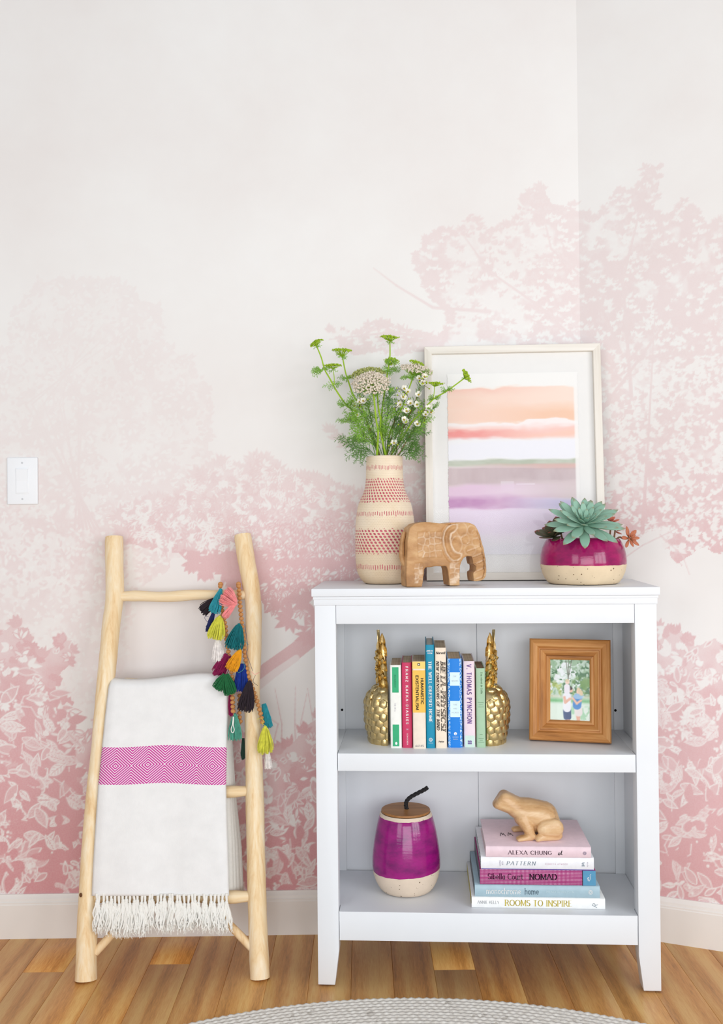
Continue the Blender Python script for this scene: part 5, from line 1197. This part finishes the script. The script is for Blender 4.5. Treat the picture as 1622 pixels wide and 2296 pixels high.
# ================================================================ light switch
p = at(51.5, 1078.5, wall_y(-.905)); sw = thing('light_switch', 'white rocker light switch with a plain plate on the left of the wall', 'switch', (p.x, wall_y(p.x), p.z))
M_sw = plain('switch_plastic', S(236, 238, 241), .35, .4, .006, 20)
MB().box(-.0405, .0405, -.0058, 0, -.0625, .0625).build('plate', M_sw, sw, bevel=.0028, seg=3)
MB().box(-.0178, .0178, -.0066, -.001, -.0345, .0345).build('rocker_frame', M_sw, sw, bevel=.0008)
MB().add([(-.0152, -.0066, -.0318), (.0152, -.0066, -.0318), (.0152, -.0066, .0318), (-.0152, -.0066, .0318), (-.0150, -.0071, -.0314), (.0150, -.0071, -.0314), (.0150, -.0096, .0314), (-.0150, -.0096, .0314), (-.0150, -.0074, 0), (.0150, -.0074, 0)],
         [(0, 1, 5, 4), (3, 7, 6, 2), (4, 5, 9, 8), (8, 9, 6, 7), (0, 4, 8, 7, 3), (1, 2, 6, 9, 5)]).build('rocker', M_sw, sw, smooth=False)
for z in (.048, -.048):
    MB().lathe([(.0026, 0), (.0024, .0007), (.0, .0009)], 16, Matrix.Translation((0, -.0057, z)) @ Matrix.Rotation(R(90), 4, 'X')).build('screw', plain('screw_%d' % (z > 0), S(196, 198, 202), .4, .4, .02), sw)
# ================================================================ flowers in the vase
M_stem = plain('lime_stem', S(150, 186, 40), .5, .3, .12, 30); M_fol = plain('feathery_green', S(122, 166, 58), .6, .25, .3, 25); M_fol2 = plain('deep_needle_green', S(88, 128, 58), .6, .25, .3, 25)
M_lime = plain('lime_floret', S(160, 190, 44), .6, .2, .2, 120); M_cream = plain('cream_floret', S(226, 214, 196), .7, .2, .06, 120); M_twig = plain('brown_twig', S(116, 92, 58), .7, .2, .2, 50)
M_petal = plain('waxflower_petal', S(240, 237, 224), .45, .3, .02, 80); M_eye = plain('waxflower_eye', S(170, 150, 40), .5, .3, .25, 200)
VB = BC(VS, VD, 0); MOUTH = TOP+.321
def zp(x, y, dy=0.): return at(660+x/3.526, 720+y/3.526, VB.y+dy)      # points read off an enlargement, each at its own depth
def root(k):
    a = k*2.4; r = .010+.016*((k*37 % 10)/10); return Vector((VB.x+r*math.cos(a), VB.y+r*math.sin(a), TOP+.27))
def frond(b, p, d, L, n=9, r=.00055, spread=.9, curl=.15):
    """one feathery leaf: a rib with threads forking off both sides"""
    d = d.normalized(); side = d.cross(Vector((rnd.uniform(-.5, .5), -1, rnd.uniform(-.3, .3)))).normalized(); bend = Vector((rnd.uniform(-curl, curl), rnd.uniform(-curl, curl), rnd.uniform(-curl, curl)*1.0))
    ax = [p+d*(L*t)+bend*(L*t*t) for t in (0, .33, .66, 1)]; b.tube(ax, [r*1.3, r*1.1, r, r*.6], 3, False)
    for i in range(n):
        t = .18+.8*i/n; q = p+d*(L*t)+bend*(L*t*t); s = side*(1 if i % 2 else -1)
        dd = (d*rnd.uniform(.5, 1.0)+s*rnd.uniform(.5, 1.1)*spread+Vector((0, rnd.uniform(-.5, .5), 0))).normalized(); l = L*.42*(1.1-t*.7)*rnd.uniform(.7, 1.2)
        e = q+dd*l; b.tube([q, q.lerp(e, .5)+d*l*.05, e], [r, r*.9, r*.6], 3, False)
        for f in (-1, 1):
            e2 = q.lerp(e, .5)+(dd*.7+side*f*.6+Vector((0, rnd.uniform(-.3, .3), 0))).normalized()*l*.45; b.tube([q.lerp(e, .5), e2], [r*.9, r*.6], 3, False)
def ruff(b, p, n, L, up=Vector((0, 0, 1)), cone=1.2, k=7):
    for i in range(n):
        a = 6.283*i/n+rnd.uniform(-.3, .3); d = up*rnd.uniform(-.2, .9)+Vector((math.cos(a), math.sin(a)*.8, math.sin(a)*.35))*cone
        frond(b, p, d, L*rnd.uniform(.7, 1.2), k)
def umbel(o, c, nrm, rad, tip, m, n, fr, depth=.35, cluster=5, mray=None, name='flower_head'):
    """flat-topped head: rays spreading from the stem tip to little clusters of florets"""
    nrm = nrm.normalized(); a1 = nrm.orthogonal().normalized(); a2 = nrm.cross(a1); b = WMB(); rb = WMB()
    for i in range(n):
        t = math.sqrt((i+.5)/n); w = i*2.39996; p = c+(a1*math.cos(w)+a2*math.sin(w))*(rad*t)-nrm*(rad*depth*t*t)+Vector((rnd.uniform(-1, 1), rnd.uniform(-1, 1), rnd.uniform(-1, 1)))*fr*.35
        rb.tube([tip, tip.lerp(p, .55)-nrm*rad*.06, p], [.0006, .0005, .0004], 3, False)
        for k in range(cluster):
            q = p+Vector((rnd.gauss(0, 1), rnd.gauss(0, 1), rnd.gauss(0, .6)))*fr*.55; b.ball(q, fr*rnd.uniform(.42, .62), 5, 4)
    b.build(name, m, o, ang=180); rb.build('flower_rays', mray or M_stem, o, kind='stuff')
def stem_thing(label, k, pts, r=.0022, group='lace flowers in the vase', name='lace_flower', m=None):
    o = thing(name, label, 'flower', tuple(root(k)), 0, group); P = [root(k), Vector((VB.x+(pts[0].x-VB.x)*.35, VB.y+(pts[0].y-VB.y)*.3, MOUTH+.004)) if abs(pts[0].x-VB.x) > .03 else root(k).lerp(pts[0], .4)]+pts
    sp = spline(P, 48); n = len(sp)
    b = WMB().tube(sp, [r*(1.15-.45*i/n) for i in range(n)], 8); o['_'] = 0; del o['_']
    return o, b, sp
V = Vector
def leaves(o, spots, m=None, L=.03, n=6, up=V((0, 0, 1)), k=7, cone=1.2):
    b = WMB()
    for s in spots: ruff(b, s, n, L, up, cone, k)
    b.build('foliage', m or M_fol, o, kind='stuff')
# 1 far left stem with two lime heads
o, b, sp = stem_thing('arching lace flower stem reaching furthest left with two lime heads', 1, [zp(600, 850), zp(540, 740), zp(430, 680), zp(340, 560), zp(285, 460), zp(240, 380), zp(215, 290), zp(172, 185)])
b.tube(spline([zp(318, 500), zp(316, 440), zp(305, 375)], 10), .0011, 6); b.build('stem', M_stem, o)
umbel(o, zp(166, 158), V((-.5, -.3, .85)), .0185, zp(178, 195), M_lime, 34, .0028, .3, 4); umbel(o, zp(304, 342), V((0, -.12, 1)), .0215, zp(306, 378), M_lime, 40, .0028, .15, 4)
leaves(o, [zp(318, 500), zp(235, 385), zp(405, 670)], None, .026); leaves(o, [zp(180, 200), zp(306, 385)], None, .014, 5, V((0, 0, -1)), 3)
bb = WMB()
for dx in (-1, -.8, -.5, -1.1, -.9): frond(bb, zp(235, 385), V((dx, rnd.uniform(-.4, .4), rnd.uniform(-.7, .5))), .034, 8)
bb.build('leaf', M_fol, o, kind='stuff')
# 2
o, b, sp = stem_thing('upright lace flower stem with a flat lime head, second from the left', 2, [zp(590, 860, .02), zp(555, 720, .02), zp(470, 590, .02), zp(430, 480, .02), zp(405, 400, .02), zp(380, 270, .02)]); b.build('stem', M_stem, o)
umbel(o, zp(378, 222, .02), V((.05, -.25, 1)), .0245, zp(380, 285, .02), M_lime, 48, .003, .12, 4); leaves(o, [zp(410, 455, .02)], None, .02, 8); leaves(o, [zp(380, 275, .02)], None, .017, 7, V((0, 0, -1)), 4)
# 3 tallest
o, b, sp = stem_thing('tallest lace flower stem rising straight up to a lime head', 3, [zp(690, 800, .03), zp(715, 560, .03), zp(740, 400, .03), zp(757, 290, .03), zp(757, 160, .03)]); b.build('stem', M_stem, o)
umbel(o, zp(755, 118, .03), V((.1, -.25, 1)), .0232, zp(757, 160, .03), M_lime, 44, .003, .15, 4); umbel(o, zp(770, 300, .03), V((0, -.5, .8)), .0185, zp(750, 350, .03), M_lime, 34, .003, .4, 4)
leaves(o, [zp(765, 330, .02), zp(755, 380, .03)], None, .022, 8); leaves(o, [zp(757, 165, .03)], None, .013, 6, V((0, 0, -1)), 3)
# 4 big cream dome
o, b, sp = stem_thing('large cream domed lace flower facing the room at the middle of the bunch', 4, [zp(664, 880, -.03), zp(650, 790, -.03), zp(634, 640, -.03), zp(625, 560, -.03)], .0026); b.build('stem', M_stem, o)
umbel(o, zp(607, 425, -.045), V((-.02, -.62, .78)), .046, zp(625, 560, -.02), M_cream, 120, .0047, .62, 6); leaves(o, [zp(640, 590, -.02), zp(735, 545, -.02), zp(540, 560, -.02)], None, .022, 7)
# 5 second cream dome stem behind
o, b, sp = stem_thing('greenish lace flower dome half hidden behind the large cream dome', 5, [zp(684, 880, -.02), zp(683, 780, -.02), zp(665, 680, -.015), zp(655, 580, 0), zp(600, 470, .03)], .0024); b.build('stem', M_stem, o)
umbel(o, zp(575, 372, .035), V((-.12, -.25, 1)), .047, zp(600, 470, .03), plain('green_floret', S(176, 180, 110), .7, .2, .2, 120), 70, .0042, .38, 5); leaves(o, [zp(690, 870, -.025), zp(780, 400, .03)], None, .024, 7)
# 6 right pale head
o, b, sp = stem_thing('pale lace flower head on the right, touching the picture frame', 6, [zp(760, 880, .01), zp(850, 690, .01), zp(905, 540, .01), zp(950, 420, .01)]); b.build('stem', M_stem, o)
umbel(o, zp(975, 352, .01), V((.22, -.35, 1)), .041, zp(950, 430, .01), M_cream, 66, .0042, .30, 5); umbel(o, zp(975, 322, .03), V((.35, -.3, 1)), .0205, zp(965, 380, .02), M_lime, 30, .003, .2, 4)
leaves(o, [zp(905, 450, .005), zp(940, 430, .0), zp(1020, 420, .0)], None, .022, 8)
# 7 far right
o, b, sp = stem_thing('lace flower stem leaning far right across the picture mat', 7, [zp(870, 900, -.01), zp(930, 800, -.015), zp(990, 740, -.02), zp(1095, 622, -.025), zp(1215, 548, -.03), zp(1345, 452, -.03)])
b.tube(spline([zp(1100, 618, -.025), zp(1108, 560, -.025), zp(1110, 512, -.025)], 10), .0011, 6); b.build('stem', M_stem, o)
umbel(o, zp(1372, 424, -.03), V((.85, -.3, .45)), .0185, zp(1345, 452, -.03), M_lime, 36, .0028, .15, 4); umbel(o, zp(1122, 486, -.025), V((.05, -.2, 1)), .018, zp(1110, 518, -.025), M_lime, 32, .0028, .15, 4)
leaves(o, [zp(1100, 620, -.025), zp(1212, 550, -.03)], None, .019, 8); leaves(o, [zp(1090, 690, -.025)], None, .022, 6); leaves(o, [zp(1350, 450, -.03)], None, .012, 5, V((-.6, 0, -.6)), 3)
# low stem on the left
o, b, sp = stem_thing('short lace flower shoot low on the left of the bunch', 8, [zp(610, 950, -.01), zp(560, 900, -.015), zp(520, 845, -.02)], .0014); b.build('stem', M_stem, o); leaves(o, [zp(520, 845, -.02), zp(460, 780, -.02), zp(500, 760, -.02), zp(420, 800, -.02)], None, .028, 7)
# feathery green sprigs filling the neck
fill = [('feathery sprig on the left above the lower fronds', [(600, 900), (500, 780), (440, 680)], V((-.5, -.2, .6)), .036), ('feathery sprig rising between the cream domes', [(720, 880), (745, 700), (760, 600)], V((.2, -.2, .9)), .036), ('feathery sprig under the far right stem', [(860, 960), (960, 850), (1010, 780)], V((.6, -.2, .5)), .036), ('feathery green sprig drooping left over the vase rim', [(600, 1020), (530, 1010)], V((-1, -.2, .15)), .05), ('dark feathery sprig at the lower left of the bunch', [(620, 980), (560, 950), (545, 900)], V((-.7, -.3, .5)), .042), ('feathery sprig low on the right of the bunch', [(850, 1030), (880, 960), (930, 900)], V((.6, -.2, .6)), .042), ('feathery sprig filling the middle above the rim', [(700, 1000), (720, 900), (770, 760)], V((.2, -.4, .9)), .04), ('feathery sprig right of the two thick stems', [(780, 1000), (800, 880), (830, 800)], V((.3, -.3, .9)), .04), ('feathery sprig behind the two thick stems', [(640, 900), (610, 780), (590, 690)], V((-.2, .2, .9)), .04), ('feathery sprig drooping right over the vase rim', [(850, 1060), (900, 1040), (920, 990)], V((.9, -.1, .1)), .036), ('feathery sprig high on the right among the waxflowers', [(830, 900), (880, 780), (960, 690)], V((.5, .1, .8)), .04)]
for i, (lab, pts, d, L) in enumerate(fill):
    dy = (-.02, .0, -.02, -.03, -.025, -.02, -.01, .0, .02, -.01, .02)[i]; P = [zp(x, y, dy) for x, y in pts]
    o = thing('feathery_sprig', lab, 'foliage', tuple(root(10+i)), 0, 'feathery sprigs in the vase'); sp = spline([root(10+i)]+P, 20)
    WMB().tube(sp, .0011, 6).build('stem', M_fol2, o); b = WMB()
    for q in P+sp[8:]:
        for _ in range(2 if q in P else 1): frond(b, q+V((0, rnd.uniform(-.01, .01), 0)), d+V((rnd.uniform(-1, 1), rnd.uniform(-.8, .8), rnd.uniform(-.6, .8))), L*rnd.uniform(.7, 1.3), 7, .0006, 1.0, .3)
    b.build('foliage', M_fol2 if i % 2 else M_fol, o, kind='stuff')
# waxflower branches
def waxflower(o, p, nrm, r=.0090):
    nrm = nrm.normalized(); a1 = nrm.orthogonal().normalized(); a2 = nrm.cross(a1); b = WMB(); ph = rnd.uniform(0, 6)
    for i in range(5):
        w = ph+i*1.2566; d = a1*math.cos(w)+a2*math.sin(w); s = nrm.cross(d)
        vs = []; 
        for (t, hw, up) in ((.28, .16, 0), (.5, .40, .10), (.75, .44, .26), (.95, .26, .42)):
            for q in (-1, 0, 1): vs.append(p+d*(r*t)+s*(r*hw*q)+nrm*(r*(up+.08*abs(q))))
        b.add(vs, [(3*j+i_, 3*j+i_+1, 3*j+i_+4, 3*j+i_+3) for j in range(3) for i_ in range(2)])
    b.build('petals', M_petal, o, ang=80)
    WMB().ball(p+nrm*r*.06, r*.30, 8, 6).build('eye', M_eye, o)
WX = [('waxflower sprig reaching up the middle right with white blooms', [(740, 1050), (775, 900), (800, 760), (850, 640), (870, 560)], [(870, 535), (862, 600), (900, 560), (840, 660)], .0),
      ('waxflower sprig under the pale lace head with three open blooms', [(800, 1060), (850, 880), (930, 700), (985, 560), (1000, 470)], [(990, 455), (1030, 440), (1020, 492), (985, 582), (920, 650), (972, 660)], -.01),
      ('waxflower sprig leaning right in front of the picture frame', [(820, 1060), (900, 930), (980, 810), (1040, 750), (1070, 715)], [(1062, 690), (1082, 722), (1040, 740), (975, 815)], -.025),
      ('waxflower sprig with small blooms at the middle of the bunch', [(770, 1040), (800, 930), (850, 820), (885, 720)], [(890, 712), (868, 780), (885, 800), (790, 965)], -.03),
      ('waxflower sprig on the left behind the arching stem', [(660, 1020), (610, 880), (560, 760), (510, 680)], [(498, 742), (478, 668), (545, 632), (520, 640)], -.012)]
for i, (lab, pts, fl_, dy) in enumerate(WX):
    P = [zp(x, y, dy) for x, y in pts]; o = thing('waxflower_sprig', lab, 'flower', tuple(root(20+i)), 0, 'waxflower sprigs in the vase')
    sp = spline([root(20+i)]+P, 40); n = len(sp); b = WMB(); b.tube(sp, [.0013*(1.2-.6*j/n) for j in range(n)], 6); lf = WMB()
    for x, y in fl_:
        p = zp(x, y, dy-.006); q = min(sp, key=lambda s: (s-p).length); b.tube([q, q.lerp(p, .5)+V((0, 0, -.003)), p-V((0, 0, .003))], [.0008, .0006, .0006], 5)
        waxflower(o, p, V((rnd.uniform(-.5, .5), -1, rnd.uniform(.1, .8))))
        for _ in range(3):                       # round buds beside the bloom
            bp = p+V((rnd.uniform(-.02, .02), rnd.uniform(-.01, .01), rnd.uniform(-.02, .014))); WMB().ball(bp, .0022, 7, 5).build('bud', M_lime, o); b.tube([q.lerp(p, .5), bp], .0005, 4)
    for j in range(8, n, 1):
        for _ in range(3):
            a = rnd.uniform(0, 6.28); d = (sp[j]-sp[j-1]).normalized()+V((math.cos(a), math.sin(a), rnd.uniform(-.2, .6)))*.8; lf.tube([sp[j], sp[j]+d*rnd.uniform(.008, .017)], [.0007, .0004], 3, False)
    b.build('stem', M_twig, o); lf.build('foliage', M_fol2, o, kind='stuff')
# ================================================================ planter with succulents
BS, BD = .6545, .137
bowl = thing('planter_bowl', 'round magenta glazed planter with a bare speckled clay base', 'planter', BC(BS, BD, TOP))
M_bowl = glazed('bowl_glaze', S(160, 20, 92), S(122, 18, 78), S(229, 208, 176), .0, .0475, .9)
prof = [(.0, .0015), (.081, .0012), (.086, .004), (.093, .014), (.0995, .028), (.1035, .045), (.1042, .055), (.1025, .072), (.0985, .088), (.0925, .101), (.0885, .1075), (.0862, .1095), (.0838, .1085), (.0828, .102), (.084, .09), (.0, .09)]
MB().lathe(prof, 96).build('body', M_bowl, bowl, ang=60)
M_soil = plain('dark_soil', S(58, 46, 40), .95, .1, .4, 120, 1., 160)
MB().grid(lambda u, v: ((v*.0828)*math.cos(6.2832*u), (v*.0828)*math.sin(6.2832*u), .093+.004*math.sin(u*40)*v*(1-v)), 36, 8, None, True).build('soil', M_soil, bowl)
MB().lathe([(.0, 0), (.079, 0), (.080, .0013), (.0, .0013)], 48).build('foot', M_dark, bowl)
def succ_leaf(L, Wd, Th, tip=.14, cup=.12):
    b = MB(); nu, nv = 12, 11
    def fn(u, v):
        a = 6.2832*u; w = Wd*(.30+.70*math.sin(math.pi*min(1, (v*.93+.07))**1.35)) if v < .9 else Wd*(.30+.70*math.sin(math.pi*(.9*.93+.07)**1.35))*(1-v)/.1*.9
        w = max(w, .0002); t = Th*(1-.55*v)*(.5+.5*math.sin(math.pi*min(1, v*.8+.2)))
        if v > .93: t *= max(.1, (1-v)/.07)
        x = w*math.cos(a); return (x, L*v, t*math.sin(a)*.5+cup*x*x/Wd+cup*.25*L*v*v)
    b.grid(fn, nu, nv, None, True); n = len(b.v); b.f += [tuple(range(nu-1, -1, -1)), tuple(n-nu+i for i in range(nu))]
    return b.mesh('leaf', ang=180)
def succ_mat(name, c, edge, low):
    t = Nt(name); co = t.coord('Generated'); xs = t.n('ShaderNodeSeparateXYZ'); t.put(xs.inputs[0], co); n = t.noise(t.coord(), 60, 3)
    g = t.ramp(xs.outputs[1], [(0, low), (.25, c), (.86, c), (.97, edge)])
    ed = t.math('MULTIPLY', t.math('GREATER_THAN', t.math('ABSOLUTE', t.math('SUBTRACT', xs.outputs[0], .5)), .46), .5)
    g = t.mix(ed, g, edge); g = t.mix(t.math('MULTIPLY', n, .35), g, low)
    return t.set(g, .5, 0, .3)
M_ech = succ_mat('blue_green_leaf', S(152, 190, 172), S(150, 140, 110), S(104, 150, 110)); M_red = succ_mat('dark_red_leaf', S(86, 82, 62), S(170, 70, 76), S(70, 88, 56)); M_sed = succ_mat('orange_sedum_leaf', S(190, 104, 78), S(176, 70, 64), S(160, 140, 90))
M_sed2 = succ_mat('coral_sedum_leaf', S(196, 104, 84), S(170, 70, 70), S(190, 120, 90))
def rosette_plant(name, label, cat, c, axis, n, L0, L1, me, m, el0, el1, group=None, stem=None, w0=1.0):
    o = thing(name, label, cat, tuple(c), 0, group); axis = axis.normalized()
    q = axis.to_track_quat('Z', 'Y').to_matrix().to_4x4()
    if not me.materials: me.materials.append(m)
    for i in range(n):
        t = i/(n-1); a = i*2.39996+.3; L = L0+(L1-L0)*min(1, t*1.25)**.8*rnd.uniform(.93, 1.05); el = el0+(el1-el0)*t**.8+rnd.uniform(-.06, .06)
        k = bpy.data.objects.new('leaf', me); COL.objects.link(k); k.parent = o; w = L*(1.15-.2*t)*w0
        k.matrix_local = q @ Matrix.Rotation(a, 4, 'Z') @ Matrix.Translation((0, .0015+.004*t, .004*(1-t))) @ Matrix.Rotation(el, 4, 'X') @ Matrix.Diagonal((w, L, w, 1))
    if stem: WMB().tube(spline(stem, 14), .0022, 7).build('stem', plain('stem_'+label[:9], S(150, 110, 80), .6, .2, .1), o)
    return o
def sb(u, v, d): s, h = bd(u, v, d); return BC(s, d, h)
lf_e = succ_leaf(1., .165, .10); lf_r = succ_leaf(1., .27, .10, cup=.2); lf_s = succ_leaf(1., .17, .22, cup=.05); lf_s2 = succ_leaf(1., .17, .22, cup=.05)
c = sb(1311, 1176, BD-.056)
rosette_plant('echeveria', 'large blue-green rosette succulent in the middle of the planter', 'succulent', c, V((0, -.62, .78)), 50, .022, .090, lf_e, M_ech, 1.35, -.14, stem=[c-V((0, 0, .002)), c+V((0, .025, -.02)), BC(BS, BD-.01, TOP+.092)], w0=.86)
for i, (u, v, d, n, L, lab) in enumerate(((1243, 1203, BD-.01, 13, .043, 'dark red-edged succulent at the left rim of the planter'), (1258, 1195, BD+.03, 12, .044, 'dark green succulent behind the red-edged one at the left'))):
    c = sb(u, v, d); rosette_plant('red_edged_succulent', lab, 'succulent', c, V((-.45, -.4, .9)), n, .018, L*1.15, lf_r, M_red, 1.3, .25, 'small dark succulents in the planter', [c, V((c.x+.01, c.y+.006, TOP+.09))])
c = sb(1412, 1207, BD-.02); s0_ = BC(BS+.066, BD-.015, TOP+.094)
rosette_plant('sedum', 'small orange sedum rosette hanging out over the right rim', 'succulent', c, V((.35, -.8, .3)), 15, .010, .0255, lf_s, M_sed, 1.3, .0, 'orange sedums in the planter', [c, c+V((-.012, .004, -.001)), s0_+V((.018, 0, .018)), s0_], 1.15)
for i, (u, v, d, lab) in enumerate(((1380, 1190, BD, 'coral sedum inside the right rim behind the big rosette'), (1371, 1170, BD+.03, 'coral sedum tip standing highest behind the right leaves'))):
    c = sb(u, v, d); rosette_plant('sedum', lab, 'succulent', c, V((.3, -.5, .8)), 11, .008, .02, lf_s2, M_sed2, 1.3, .2, 'orange sedums in the planter', [c, V((c.x-.006, c.y, TOP+.091))], 1.1)
# ---------------- pieces that belong to a part go one level down
DOWN = {'cover': ('lettering', 'spine_panel', 'spine_band', 'spine_line', 'label_panel', 'emblem', 'emblem_eye', 'signature', 'fine_print', 'cover_panel', 'cover_stripe'), 'crown': ('crown_leaf',), 'petals': ('eye',),
        'flower_head': ('flower_rays',), 'lid': ('rope_handle',), 'mat_board': ('print',), 'plate': ('screw',), 'rocker_frame': ('rocker',), 'rail': ('knot',), 'front_fall': ('fringe_tassel',)}
for o in [o for o in scene.objects if o.parent is None and o.get('category')]:
    kids = {}
    for c in sorted(o.children, key=lambda c: c.name): kids.setdefault(c.name.split('.')[0], []).append(c)
    for up_, names in DOWN.items():
        if up_ not in kids: continue
        for nm in names:
            for i, c in enumerate(kids.get(nm, [])):
                c.parent = kids[up_][i] if len(kids.get(nm, [])) == len(kids[up_]) else kids[up_][0]
